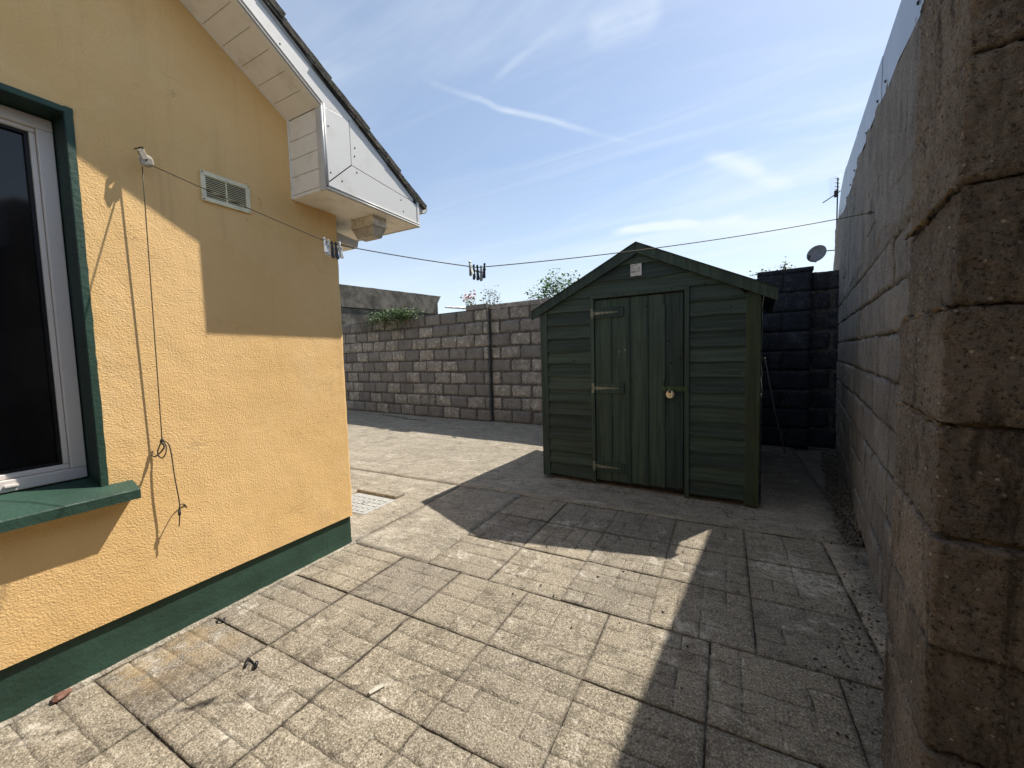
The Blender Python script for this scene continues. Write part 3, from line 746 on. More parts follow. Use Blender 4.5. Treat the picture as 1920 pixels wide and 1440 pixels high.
for j in range(4):
    for i in range(NP): m.f.append((j*(NP+1)+i, j*(NP+1)+i+1, (j+1)*(NP+1)+i+1, (j+1)*(NP+1)+i)); m.fm.append(0)
m.box(HX0+.02, XW-.0045, HY-.2, HY-.0125, -.02, .199); m.box(HX0+.02, XW-.2, HY0+.02, HY-.21, -.02, .198)
m.build('plinth', 'green_paint', hs, smooth=False)
m = MB(); NF = 150
for i in range(NF+1):
    y = HY0+(HY+.01-HY0)*i/NF; w_ = .016+.012*fbm(Vector((y*9, 2, 0)), 4); h_ = .010+.006*fbm(Vector((y*13, 6, 0)), 3)
    m.v += [Vector((XW-.01, y, -.01)), Vector((XW-.01, y, h_)), Vector((XW+.004+w_*.3, y, h_*.8)), Vector((XW+.004+w_, y, .001)), Vector((XW+.004+w_, y, -.01))]
for i in range(NF):
    for k in range(5): m.f.append((i*5+k, i*5+(k+1) % 5, (i+1)*5+(k+1) % 5, (i+1)*5+k)); m.fm.append(0)
m.build('mortar_fillet', 'concrete', hs, smooth=True)
# window
win = MB(); RDp = .105   # reveal depth
def fr(m, y0, y1, z0, z1, w, x0, x1, wb=None):
    wb = w if wb is None else wb
    m.box(x0, x1, y0, y1, z0, z0+wb); m.box(x0, x1, y0, y1, z1-w, z1)
    m.box(x0, x1, y0, y0+w, z0+wb+.0005, z1-w-.0005); m.box(x0, x1, y1-w, y1, z0+wb+.0005, z1-w-.0005)
winp = MB(); fr(winp, wy0+.004, wy1-.006, wz0+.035, wz1-.006, .045, WX-.185, WX-RDp-.004, .045)
window = winp.build('window', 'frame', hs, bevel=.004)
m = MB(); fr(m, wy0+.05, wy1-.052, wz0+.081, wz1-.052, .016, WX-.175, WX-RDp-.016, .02); m.build('sash', 'frame', window, bevel=.005)
m = MB(); fr(m, wy0+.0665, wy1-.0685, wz0+.102, wz1-.0685, .011, WX-.165, WX-RDp-.026, .011); m.build('gasket', 'gasket', window)
m = MB(); m.box(WX-.150, WX-.144, wy0+.075, wy1-.075, wz0+.11, wz1-.075); m.build('pane', 'glass', window)
m = MB(); m.box(WX-RDp-.0035, WX-RDp+.004, .395, .43, wz0+.052, wz0+.062); m.build('drain_cap', 'frame', window, bevel=.002)
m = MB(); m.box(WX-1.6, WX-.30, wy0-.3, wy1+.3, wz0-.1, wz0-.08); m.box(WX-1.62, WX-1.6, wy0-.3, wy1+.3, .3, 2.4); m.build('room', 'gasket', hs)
# green painted surround: flat band on the face and the returns into the opening
m = MB(); NW = 44
def band_side(ya, yb):
    for j in range(NW+1):
        z = wz0-.0+(wz1+.022-wz0)*j/NW; e = .0022*fbm(Vector((ya*9, z*17, 0)), 3)
        m.v += [Vector((WX+.0015, yb+e, z)), Vector((WX+.006, yb+e-.002*(1 if yb > ya else -1), z)), Vector((WX+.006, ya, z)), Vector((WX+.0015, ya, z))]
b = 0
def strip(n_):
    global b
    for j in range(n_):
        for i in range(3): m.f.append((b+j*4+i, b+j*4+i+1, b+(j+1)*4+i+1, b+(j+1)*4+i)); m.fm.append(0)
    b = len(m.v)
band_side(wy1, wy1+.024); strip(NW)
band_side(wy0, wy0-.024); strip(NW)
for j in range(NW+1):
    y = wy0-.024+(wy1-wy0+.048)*j/NW; e = .0022*fbm(Vector((3, y*17, 0)), 3)
    m.v += [Vector((WX+.0015, y, wz1+.022+e)), Vector((WX+.0063, y, wz1+.02+e)), Vector((WX+.0063, y, wz1-.001)), Vector((WX+.0015, y, wz1-.001))]
strip(NW)
m.build('surround', 'green_paint', window)
m = MB()
m.box(WX-.19, WX+.005, wy1-.0025, wy1+.001, wz0+.002, wz1-.003); m.box(WX-.19, WX+.005, wy0-.001, wy0+.0025, wz0+.002, wz1-.003)
m.box(WX-.19, WX+.005, wy0+.003, wy1-.003, wz1-.0025, wz1+.001); m.build('reveal', 'green_shaded_reveal', window)
m = MB(); SX = WX+.075
for j in range(61):
    y = -.74+(.719+.74)*j/60; e = .0018*fbm(Vector((y*11, 0, 0)), 3)
    m.v += [Vector((WX-.11, y, wz0+.030)), Vector((WX+.005, y, wz0+.004+e)), Vector((SX-.003, y, wz0-.022+e)), Vector((SX+e, y, wz0-.027+e)), Vector((SX+e-.001, y, wz0-.064)), Vector((WX-.01, y, wz0-.064))]
for j in range(60):
    for i in range(6): m.f.append((j*6+i, j*6+(i+1) % 6, (j+1)*6+(i+1) % 6, (j+1)*6+i)); m.fm.append(0)
m.f += [tuple(range(6)), tuple(360+i for i in range(6))]; m.fm += [0, 0]
m.build('sill', 'green_paint', window)

# --- eaves
OX = -1.955                          # outer plane of the barge board
BY, EY = 1.540, 2.305                # box corner and eave end
SL = .60
sz = lambda y: 2.645+SL*(BY-y)      # sloping soffit line
# sloping soffit boards (run square to the verge)
d_ = Vector((0, -1, SL)).normalized(); nrm_ = Vector((0, SL, 1)).normalized()
wid = .0965; k = 0; p = Vector((0, BY, sz(BY)))
while k < 48:
    m = MB(); q = p+d_*(k*wid)
    m.obox((WX+.002, q.y, q.z), (OX-.035-WX, 0, 0), d_*(wid-.0014), nrm_*.008); 
    m.obox((WX+.002, q.y, q.z-.0)+(0,) if False else (WX+.002, q.y, q.z), (OX-.035-WX, 0, 0), d_*.001, nrm_*.0081)
    m.build('soffit_board', 'soffit', hs); k += 1
m = MB(); m.obox((WX, BY, sz(BY)+.010), (OX-WX-.02, 0, 0), d_*4.6, nrm_*.004); m.build('soffit_backing', 'vent_dark', hs)
m = MB(); m.obox((OX-.0345, BY, sz(BY)-.003), (.0335, 0, 0), d_*4.6, nrm_*.012); m.build('soffit_trim', 'soffit', hs, bevel=.002)
m = MB(); m.obox((WX+.001, BY+.001, sz(BY)-.005), (.012, 0, 0), d_*4.6, nrm_*.006)
m.box(WX+.001, WX+.012, BY-.006, BY+.002, 2.206, sz(BY)); m.build('wall_trim', 'soffit', hs)
# vertical inner face of the box: horizontal boards
zl = [2.205, 2.225, 2.325, 2.425, 2.525, 2.643]
m = MB(); m.box(WX+.002, OX-.02, BY+.010, BY+.014, 2.21, 2.64); m.build('box_backing', 'gasket', hs)
for za, zb in zip(zl, zl[1:]):
    m = MB(); m.box(WX+.013, OX-.040, BY, BY+.009, za+.0018, zb-.0018); m.build('box_board', 'soffit', hs, bevel=.0015)
m = MB(); m.box(OX-.0395, OX+.002, BY-.003, BY+.012, 2.203, 2.66); m.build('box_corner_trim', 'white_pvc', hs, bevel=.002)
# horizontal soffit (boards run along y)
x = OX-.004
m = MB(); m.box(HX0, OX-.01, BY+.01, 2.30, 2.216, 2.220); m.build('soffit_backing', 'vent_dark', hs)
i = 0
while x > -6:
    w_ = .098; y0_ = BY+.002 if x > WX+.02 else HY-.001
    m = MB(); m.box(x-w_+.0014, x, y0_, 2.298, 2.205, 2.213); m.build('soffit_board', 'soffit', hs); x -= w_; i += 1
m = MB(); m.box(HX0, -6.01, HY, 2.298, 2.205, 2.213); m.build('soffit_panel', 'soffit', hs)
# gable-facing panels of the box end, set in one plane with narrow seams
def pan(poly, name='end_panel', x=OX, t=.008, mat='white_pvc', bv=.0012):
    m = MB(); m.prism([(x, y, z) for y, z in poly], (-t, 0, 0)); return m.build(name, mat, hs, bevel=bv)
bt = lambda y: 2.715+.075-.60*(y-BY) - .0   # top line of panels under the verge
tl = lambda y: 2.364-.585*(y-2.303)            # line from eave tip upwards
pan([(1.550, 2.238), (1.730, 2.408), (1.730, 2.664), (1.550, 2.652)])
pan([(1.556, 2.235), (2.296, 2.222), (2.296, 2.352), (2.268, 2.362), (1.7345, 2.404)], x=OX-.0003)
pan([(1.7345, 2.4085), (2.262, 2.3665), (2.262, tl(2.262)-.004), (1.7345, tl(1.7345)-.003)], x=OX-.0006)
m = MB(); m.prism([(OX-.009, y, z) for y, z in [(1.545, 2.21), (2.296, 2.21), (2.296, tl(2.296)), (1.80, tl(1.80)-.01), (1.545, 2.66)]], (-.003, 0, 0)); m.build('box_backing', 'gasket', hs)
# moulded edge: two ridges along barge bottom, down the corner, along the box bottom
def ridge(p, q, r=.0055, x=OX+.002, mat='white_pvc'):
    m = MB(); m.tube([(x, *p), (x, *q)], r, 8); return m.build('moulding', mat, hs, smooth=True)
bb = lambda y: 2.648-.60*(y-BY)
yq = -1.0
for k_, o_ in enumerate((.004, .020)):
    ridge((yq, bb(yq)+o_), (BY+o_*.6, bb(BY)+o_), .006)
    ridge((BY+o_*.9+.002, bb(BY)+o_), (BY+o_*.9+.002, 2.212+o_), .006)
    ridge((BY+o_, 2.210+o_), (2.318, 2.206+o_*.9), .006)
# barge board
m = MB(); m.prism([(OX, yq, bb(yq)), (OX, BY+.004, 2.655), (OX, 1.80, 2.6675), (OX, 1.80, tl(1.80)), (OX, yq, tl(yq))], (-.02, 0, 0)); m.build('barge_board', 'white_pvc', hs)
m = MB(); m.prism([(OX-.002, ridge_y-2, bb(ridge_y)-1.2)] if False else [(OX, yq-.002, bb(yq)), (OX, yq-.002, tl(yq)), (OX, ridge_y, tl(ridge_y)), (OX, ridge_y, bb(ridge_y))], (-.02, 0, 0)); m.build('barge_board', 'white_pvc', hs)
# verge strip between barge and tiles, silver edge
m = MB(); m.prism([(OX-.001, ridge_y, tl(ridge_y)), (OX-.001, 2.31, tl(2.31)), (OX-.001, 2.31, tl(2.31)+.022), (OX-.001, ridge_y, tl(ridge_y)+.022)], (-.03, 0, 0)); m.build('verge_strip', 'slate', hs)
m = MB(); m.tube([(OX+.004, ridge_y, tl(ridge_y)+.020), (OX+.004, 2.325, tl(2.325)+.020)], .0045, 6); m.build('verge_bead', 'galvanised', hs)
for (yy, z_) in ((1.585, 2.31), (1.585, 2.56), (1.76, 2.47), (1.765, 2.52), (1.77, 2.38), (1.66, 2.29), (2.14, 2.34), (2.16, 2.27), (1.33, 2.83), (1.02, 3.02), (.5, 3.33)):
    m = MB(); lathe(m, (OX, yy, z_), (1, 0, 0), [(.0045, 0), (.004, .0018)], 8); m.build('nail_head', 'dark_metal', hs)
# front fascia + gutter
m = MB(); m.box(HX0, OX-.010, 2.299, 2.317, 2.203, 2.36); m.build('fascia', 'white_pvc', hs)
m = MB(); m.box(OX-.0095, OX+.004, 2.296, 2.320, 2.201, 2.375); m.build('fascia_end_cap', 'white_pvc', hs, bevel=.003)
m = MB(); N_ = 12; R1 = .052; xs_ = (OX-.01, HX0)
gy, gz = 2.372, 2.372
ring0 = []
for x in xs_:
    for rr in (R1, R1-.004):
        for k in range(N_+1): a_ = pi+pi*k/N_; m.v.append(Vector((x, gy+rr*cos(a_), gz+rr*sin(a_))))
q = N_+1
for k in range(N_):
    m.f += [(k, k+1, 2*q+k+1, 2*q+k), (q+k, 3*q+k, 3*q+k+1, q+k+1), (k, q+k, q+k+1, k+1)]
m.f += [(0, 2*q, 3*q, q), (q-1, 2*q-1, 4*q-1, 3*q-1), tuple(range(q))]; m.fm = [0]*len(m.f)
m.build('gutter', 'white_pvc', hs, smooth=False)
# tiles: verge column one by one, the rest of the slopes joined
gauge = .30; rs_ = Vector((0, -1, .585)).normalized(); rn_ = Vector((0, .585, 1)).normalized()
def tile_mesh(seed, w=.33):
    bm = bmesh.new(); nx, ny = 10, 8; sv = Vector((seed, 2*seed, 0)); g_ = {}
    for side in (0, 1):
        for j in range(ny+1):
            for i in range(nx+1):
                u = w*i/nx; v = .40*j/ny; prof_ = .012*max(0, cos(2*pi*(u/w-.16)*1))**1.0
                n1 = .0035*fbm(Vector((u, v, 0))*14+sv, 4)+ .002*fbm(Vector((u, v, 0))*60+sv, 2)
                z = (prof_+n1+.020 if side == 0 else prof_*.6-.012+n1)
                g_[(side, i, j)] = bm.verts.new((u+.004*fbm(Vector((v*20, side, seed))), -.02+v, z))
    for side in (0, 1):
        for j in range(ny):
            for i in range(nx): bm.faces.new([g_[(side, *t)] for t in ((i, j), (i+1, j), (i+1, j+1), (i, j+1))])
    for i in range(nx):
        for j in (0, ny): bm.faces.new([g_[(0, i, j)], g_[(0, i+1, j)], g_[(1, i+1, j)], g_[(1, i, j)]])
    for j in range(ny):
        for i in (0, nx): bm.faces.new([g_[(0, i, j)], g_[(0, i, j+1)], g_[(1, i, j+1)], g_[(1, i, j)]])
    bmesh.ops.recalc_face_normals(bm, faces=bm.faces)
    me = bpy.data.meshes.new('tile'); bm.to_mesh(me); bm.free(); me.materials.append(M['tile']); return me
TV = [tile_mesh(i) for i in range(6)]
pitch = math.atan(SL)
roof_base = Vector((0, 2.365, tl(2.365)+.034))
roof = MB()
roof.prism([(OX-.012, 2.34, tl(2.34)+.012), (OX-.012, ridge_y, tl(ridge_y)+.012), (OX-.012, ridge_y, tl(ridge_y)-.05), (OX-.012, 2.30, tl(2.30)-.03)], (HX0-OX, 0, 0))
zr = tl(ridge_y)
roof.prism([(OX-.012, ridge_y-.001, zr+.012), (OX-.012, HY0-.4, zr+.012-SL*(ridge_y-HY0+.4)), (OX-.012, HY0-.4, zr-.05-SL*(ridge_y-HY0+.4)), (OX-.012, ridge_y-.001, zr-.05)], (HX0-OX, 0, 0))
roofo = roof.build('roof', 'tile', hs)
rows = int((roof_base.y-ridge_y)/(gauge*cos(pitch)))+1
for colm in range(5):
    for r_ in range(rows):
        p = roof_base+rs_*(r_*gauge)+Vector((OX+.018-colm*.30+random.uniform(-.003, .003), 0, 0))+rn_*(random.uniform(-.002, .003)-.0*colm)
        o = bpy.data.objects.new('tile', random.choice(TV)); COL.objects.link(o); o.parent = roofo
        o.location = p-off(roofo)
        # local +y runs up the slope
        upv = rs_; xv = Vector((1, 0, 0)); tl_ = .055
        yv = (upv*cos(tl_) - rn_*sin(tl_)).normalized(); xx = yv.cross(rn_).normalized()*1
        zv = xx.cross(yv)
        if zv.z < 0: xx = -xx; zv = xx.cross(yv)
        o.rotation_euler = Matrix((xx, yv, zv)).transposed().to_euler()
# moss clumps along verge
m = MB(); rr = random.Random(5)
for _ in range(70):
    t = rr.uniform(.0, 2.6); p = roof_base+rs_*t+Vector((OX+.012-rr.uniform(0, .03), 0, 0))+rn_*.012; s_ = rr.uniform(.005, .013)
    bmm = [p+Vector((rr.uniform(-1, 1), rr.uniform(-1.5, 1.5), rr.uniform(-.5, 1.1)))*s_ for _ in range(6)]
    m.add(bmm, [(0, 1, 2), (2, 3, 4), (4, 5, 0), (1, 3, 5), (0, 2, 4)])
mo = m.build('moss', 'tile', roofo, kind='stuff')
# small box canopy on the front wall beyond the corner
m = MB(); m.prism([(-2.34, 1.846, 2.048), (-2.34, 2.055, 2.048), (-2.34, 2.085, 2.062), (-2.34, 2.085, 2.112), (-2.34, 1.846, 2.125)], (-1.6, 0, 0)); m.build('canopy', 'soffit', hs, bevel=.003)
m = MB(); m.prism([(-2.30, 1.846, 2.060), (-2.318, 2.07, 2.060), (-2.318, 2.08, 2.105), (-2.30, 1.846, 2.122)], (-.021, 0, 0)); m.build('canopy_end', 'white_pvc', hs)

# air vent on gable
vt = MB(); vy0, vy1, vz0, vz1 = 1.066, 1.292, 2.050, 2.192; vx = WX+.001
fr(vt, vy0, vy1, vz0, vz1, .020, vx, vx+.012); vt.box(vx, vx+.010, (vy0+vy1)/2-.003, (vy0+vy1)/2+.003, vz0+.0205, vz1-.0205)
vent = vt.build('air_vent', 'vent_plastic', hs, bevel=.002)
m = MB(); m.box(vx-.0005, vx+.0015, vy0+.0203, vy1-.0203, vz0+.0203, vz1-.0203); m.build('backing', 'vent_dark', vent)
for i in range(11):
    z = vz0+.0235+i*.0092
    for ya, yb in ((vy0+.0205, (vy0+vy1)/2-.0032), ((vy0+vy1)/2+.0032, vy1-.0205)):
        m = MB(); m.prism([(vx+.002, ya, z+.0045), (vx+.009, ya, z), (vx+.0102, ya, z+.0014), (vx+.0032, ya, z+.0062)], (0, yb-ya, 0)); m.build('slat', 'vent_plastic', vent)
for yy in (vy0+.007, vy1-.007):
    for z_ in (vz0+.007, vz1-.007):
        m = MB(); lathe(m, (vx+.012, yy, z_), (1, 0, 0), [(.0035, 0), (.003, .0015)], 8); m.build('screw', 'brown_stone', vent)

# bulkhead light under soffit
lm = thing('bulkhead_light', (-2.14, 2.02, 2.10), 'dusty cream bulkhead light under the white box eaves at the house corner', 'light')
m = MB(); m.box(-2.245, -2.036, 1.958, 2.075, 2.150, 2.2045); m.build('base', 'lamp_base', lm, bevel=.004)
m = MB(); m.box(-2.252, -2.029, 1.951, 2.082, 2.144, 2.1498); m.build('rim', 'lamp_base', lm, bevel=.002)
m = MB()
m.hexa([(-2.215, 1.978, 2.078), (-2.066, 1.978, 2.078), (-2.066, 2.055, 2.078), (-2.215, 2.055, 2.078), (-2.243, 1.958, 2.1438), (-2.037, 1.958, 2.1438), (-2.037, 2.075, 2.1438), (-2.243, 2.075, 2.1438)])
df = m.build('diffuser', 'lamp_glass', lm, bevel=.006)

# ================================================================== SHED
sh_a = math.atan2(-.0664, 1)
su = Vector((cos(sh_a), sin(sh_a), 0)); sd = Vector((-su.y, su.x, 0))   # along front, into depth
P0 = Vector((-1.635, 3.762, 0))
shed = thing('garden_shed', (-.69, 4.8, 0), 'dark green wooden garden shed with a padlocked door in front of the block wall', 'shed')
def sp(u, d, z): return P0+su*u+sd*d+Vector((0, 0, z))
SW, SD_ = 1.880, 2.05; APX = (.957, 2.19); EV = 1.70
def rz(u):   # underside line of the barge
    return 2.155-(abs(u-APX[0]))*.487
# inner box shell
m = MB(); pts = [sp(.02, .02, .03), sp(SW-.02, .02, .03), sp(SW-.02, .02, rz(SW)-.02), sp(APX[0], .02, 2.11), sp(.02, .02, rz(0)-.02)]
m.prism(pts, sd*(SD_-.04)); m.build('inner_lining', 'gasket', shed)
m = MB()
for dd in (.1, 1.0, 1.9): m.obox(sp(.01, dd, -.004), su*(SW-.02), sd*.05, Vector((0, 0, .034)))
m.build('bearer', 'roof_felt', shed)
PB = .1245
def board(u0, u1, z0, h, seed, mat='shed_h', d0=0.0, u0t=None, u1t=None, org=None, ud=None, nd=None, amp=.006):
    """overlapping feather-edge board; bottom edge wavy and proud"""
    m = MB(); n_ = max(4, int((u1-u0)/.05)); ud = ud or su; nd = nd or (-sd); og = org or P0
    sv = Vector((seed*3.1, 0, 0))
    for i in range(n_+1):
        t = i/n_; u = u0+(u1-u0)*t
        ut = (u0t if u0t is not None else u0)+((u1t if u1t is not None else u1)-(u0t if u0t is not None else u0))*t
        w = amp*2.3*fbm(Vector((u*2.2, seed, 0)), 3); o_ = .002*fbm(Vector((u*3, seed, 9)), 2)
        b_ = og+ud*u; tt = og+ud*ut
        m.v += [b_+nd*(.003+d0)+Vector((0, 0, z0+w)), b_+nd*(.024+d0+o_)+Vector((0, 0, z0+w)), b_+nd*(.0225+d0+o_)+Vector((0, 0, z0+w+.012)), tt+nd*(.007+d0)+Vector((0, 0, z0+h+.012)), tt+nd*(.001+d0)+Vector((0, 0, z0+h+.012))]
    for i in range(n_):
        for k in range(5): m.f.append((i*5+k, i*5+(k+1) % 5, (i+1)*5+(k+1) % 5, (i+1)*5+k)); m.fm.append(0)
    m.f += [tuple(range(5)), tuple(n_*5+k for k in range(5))]; m.fm += [0, 0]
    return m.build('weatherboard', mat, shed)
for k in range(18):
    z = .045+k*PB
    tops = z+PB+.01
    def lim(zq): return max(0, (zq-(rz(0)-.0))/.487)    # inset from the left for heights above the eave
    if z < 1.70:
        for (a_, b_) in ((.068, .525), (1.382, SW-.088)):
            ia, ib = a_, b_; ta, tb = a_, b_
            l = lim(tops)
            ta = max(a_, l+.0); tb = min(b_, SW+.035-l)
            if z < 1.60 or a_ < .1 or True: board(ia, ib, z, PB, k*2+(a_ > 1), u0t=ta, u1t=tb)
    if z+.02 > 1.62:
        l0 = lim(z); l1 = lim(tops)
        if z >= 1.70:
            if APX[0]-l1 < .02: l1 = APX[0]-.03
            if l0 > .85: continue
            board(max(.02, l0), min(SW-.02, SW+.034-l0), z, PB*1.0, 90+k, u0t=max(.02, l1), u1t=min(SW-.02, SW+.034-l1))
board(.53, 1.378, 1.765, .10, 77, d0=-.001)
# corner boards
m = MB(); m.obox(sp(-.010, -.024, .022), su*.078, sd*.024, Vector((0, 0, rz(.03)-.045))); m.build('corner_board', 'shed_v', shed, bevel=.003)
m = MB(); m.obox(sp(SW-.090, -.026, .012), su*.098, sd*.026, Vector((0, 0, rz(SW-.02)-.03))); m.build('corner_board', 'post_v', shed, bevel=.003)
# sides and back (reached only by a step aside)
for side in (0, 1):
    og = sp(0, 0, 0) if side == 0 else sp(SW, 0, 0)
    for k in range(13):
        if side == 0: board(.0, SD_, .045+k*PB, PB, 200+k, org=og, ud=sd, nd=-su)
        else: board(.0, SD_, .045+k*PB, PB, 230+k, org=og, ud=sd, nd=su)
for k in range(14): board(0, SW, .045+k*PB, PB, 260+k, org=sp(0, SD_, 0), ud=su, nd=sd)
rn2 = random.Random(4); m = MB()
for k in range(13):
    for u in (.085, .50, 1.40, 1.775):
        lathe(m, sp(u+rn2.uniform(-.004, .004), -.0215, .072+k*PB), -sd, [(.0035, 0), (.003, .0012)], 6)
m.build('nail_heads', 'worn_steel', shed, kind='stuff')
# door frame
m = MB(); m.obox(sp(.522, -.032, .030), su*.036, sd*.031, Vector((0, 0, 1.735))); m.build('door_frame', 'shed_v', shed, bevel=.003)
m = MB(); m.obox(sp(1.346, -.032, .008), su*.036, sd*.031, Vector((0, 0, 1.765))); m.build('door_frame', 'shed_v', shed, bevel=.003)
m = MB(); m.obox(sp(.522, -.034, 1.7655+.0), su*.860, sd*.030, Vector((0, 0, .032))); m.build('door_frame', 'shed_v', shed, bevel=.003)
dm = MB(); dm.obox(sp(.562, .004, .06), su*.770, sd*.014, Vector((0, 0, 1.69)))
door = dm.build('door', 'gasket', shed)
for i, (a_, b_) in enumerate(((.561, .712), (.716, .872), (.876, 1.030), (1.034, 1.180), (1.184, 1.334))):
    m = MB(); m.obox(sp(a_, -.013, .052+.004*i), su*(b_-a_), sd*.016, Vector((0, 0, 1.700-.004*i))); m.build('plank', 'shed_v', door, bevel=.003)
for a_, z0_, z1_ in ((.704, .25, 1.57), (.868, .05, 1.745), (1.026, .06, 1.745), (1.168, .62, .92), (1.168, 1.00, 1.66), (1.166, .06, .58)):
    if a_ == .704:
        for q0, q1 in ((.255, .885), (.985, 1.585)):
            m = MB(); m.obox(sp(a_, -.022, q0), su*.015, sd*.010, Vector((0, 0, q1-q0))); m.build('cover_strip', 'shed_v', door, bevel=.002)
    else:
        m = MB(); m.obox(sp(a_, -.024, z0_), su*.022, sd*.012, Vector((0, 0, z1_-z0_))); m.build('cover_strip', 'shed_v', door, bevel=.003)
for zc in (1.632, .934, .186):
    m = MB(); m.obox(sp(.562, -.026, zc-.046), su*.272, sd*.014, Vector((0, 0, .092))); m.build('hinge_pad', 'shed_v', door, bevel=.003)
    m = MB(); m.prism([sp(.566, -.030, zc-.016), sp(.566, -.030, zc+.016), sp(.60, -.030, zc+.013), sp(.785, -.030, zc+.003), sp(.785, -.030, zc-.003), sp(.60, -.030, zc-.013)], sd*.0035)
    h = m.build('hinge', 'worn_steel', door)
    m = MB(); m.obox(sp(.531, -.0355, zc-.045), su*.022, sd*.003, Vector((0, 0, .09))); m.build('leaf', 'worn_steel', h)
    m = MB(); m.tube([sp(.559, -.034, zc-.018), sp(.559, -.034, zc+.018)], .006, 8); m.build('pin', 'worn_steel', h)
# bolt
m = MB(); m.obox(sp(1.152, -.030, .918), su*.215, sd*.004, Vector((0, 0, .040))); bolt = m.build('bolt', 'green_bolt', door)
m = MB(); m.tube([sp(1.165, -.037, .940), sp(1.375, -.037, .940)], .0065, 10)
for u in (1.18, 1.25, 1.31, 1.36): m.obox(sp(u, -.046, .926), su*.014, sd*.016, Vector((0, 0, .028)))
m.build('rod', 'green_bolt', bolt, bevel=.001)
m = MB(); m.tube([sp(1.232, -.036, .940), sp(1.232, -.058, .940), sp(1.232, -.060, .925)], .005, 8); m.build('staple', 'worn_steel', bolt)
# screw heads / white marks on door
for (u, z_) in ((.79, 1.27), (.845, 1.285)):
    m = MB(); lathe(m, sp(u, -.013, z_), -sd, [(.009, 0), (.007, .004)], 10); m.build('screw', 'worn_steel', door)
# padlock
pl = thing('padlock', sp(1.232, -.055, .885), 'round brass coloured disc padlock hanging from the green shed bolt', 'padlock')
pc = sp(1.236, -.052, .893)
m = MB(); prof = [(.028, -.008), (.035, -.004), (.036, .004), (.030, .011), (.018, .013)]; lathe(m, pc, -sd, prof, 28); m.build('body', 'padlock_metal', pl, smooth=False)
m = MB(); m.tube([pc-sd*.012+Vector((0, 0, .014)), pc-sd*.012+Vector((0, 0, .034))], .010, 12); m.build('shackle_opening', 'dark_metal', pl)
m = MB(); lathe(m, pc-sd*.0125+Vector((0, 0, -.006)), -sd, [(.005, 0), (.005, .002)], 10); m.build('keyhole', 'dark_metal', pl)
# maker's plate, small grey panel with print
pz0, pz1, pu0, pu1 = 1.93, 2.033, .902, .998
sg = thing('notice', sp(.95, -.02, 1.93), 'small square white printed notice under the shed roof peak', 'notice')
m = MB(); m.obox(sp(pu0, -.0275, pz0), su*(pu1-pu0), sd*.004, Vector((0, 0, pz1-pz0))); m.build('plate', 'sign_white', sg)
rr = random.Random(3)
rowsg = [(.86, .04, .40, .045), (.77, .04, .33, .045), (.62, .04, .42, .03), (.62, .62, .86, .06), (.52, .04, .40, .025), (.52, .44, .60, .025), (.50, .66, .86, .05), (.44, .04, .38, .025), (.34, .04, .50, .055), (.34, .54, .88, .06), (.27, .04, .45, .04)]
m = MB()
for (zf, a_, b_, hh) in rowsg:
    x = a_
    while x < b_:
        w = rr.uniform(.02, .045); m.obox(sp(pu0+(pu1-pu0)*x, -.0281, pz0+(pz1-pz0)*zf), su*(pu1-pu0)*min(w, b_-x), sd*.0005, Vector((0, 0, (pz1-pz0)*hh))); x += w+.012
m.tube([sp(pu0+.048, -.0282, pz0+.097), sp(pu0+.055, -.0282, pz0+.089), sp(pu0+.049, -.0282, pz0+.082)], .0018, 5)
m.build('print', 'sign_ink', sg)
for z_ in (pz0+.006, pz1-.004):
    m = MB(); lathe(m, sp(.951, -.028, z_), -sd, [(.004, 0), (.003, .002)], 8); m.build('screw', 'dark_metal', sg)
# roof: barges, deck and felt
tipL, tipR = -.098, 1.994
def roofline(u): return 2.215-abs(u-APX[0])*.487
for (ua, ub) in ((tipL, APX[0]-.0005), (APX[0]+.0005, tipR)):
    m = MB(); m.prism([sp(ua, -.052, roofline(ua)-.088), sp(ub, -.052, roofline(ub)-.098), sp(ub, -.052, roofline(ub)), sp(ua, -.052, roofline(ua))], sd*.018); m.build('barge_board', 'shed_v', shed, bevel=.002)
    m = MB(); m.prism([sp(ua, -.034, roofline(ua)-.026), sp(ub, -.034, roofline(ub)-.026), sp(ub, -.034, roofline(ub)-.008), sp(ua, -.034, roofline(ua)-.008)], sd*(SD_+.06)); m.build('roof_deck', 'shed_v', shed)
    # felt, slightly rucked
    m = MB(); NI, NJ = 26, 22; idx = {}
    for j in range(NJ+1):
        for i in range(NI+1):
            u = ua+(ub-ua)*i/NI; d = -.060+(SD_+.11)*j/NJ; ruck = .004*fbm(Vector((u*4, d*4, 0)), 3)+(.010*math.exp(-((d-.55)/.04)**2) if True else 0)
            idx[(i, j)] = len(m.v); m.v.append(sp(u, d, roofline(u)+.002+max(0, ruck)))
    for j in range(NJ):
        for i in range(NI): m.f.append((idx[(i, j)], idx[(i+1, j)], idx[(i+1, j+1)], idx[(i, j+1)])); m.fm.append(0)
    b = len(m.v)
    for j in range(NJ+1):
        for i in (0, NI): pass
    edge = [idx[(i, 0)] for i in range(NI+1)]
    m.v += [m.v[i]-Vector((0, 0, .007)) for i in edge]
    for i in range(NI): m.f.append((edge[i], b+i, b+i+1, edge[i+1])); m.fm.append(0)
    m.build('roofing_felt', 'roof_felt', shed)
# cable hanging from the right eave
cb = MB(); cb.tube([sp(1.915, -.02, 1.700), sp(1.905, -.015, 1.66), sp(1.895, .0, 1.58), sp(1.897, .02, 1.45), sp(1.893, .02, 1.25)], .0035, 6)
meta(cb.build('cable', 'cord_grey', smooth=True), 'thin pale cable hanging down the right corner of the green shed', 'cable')
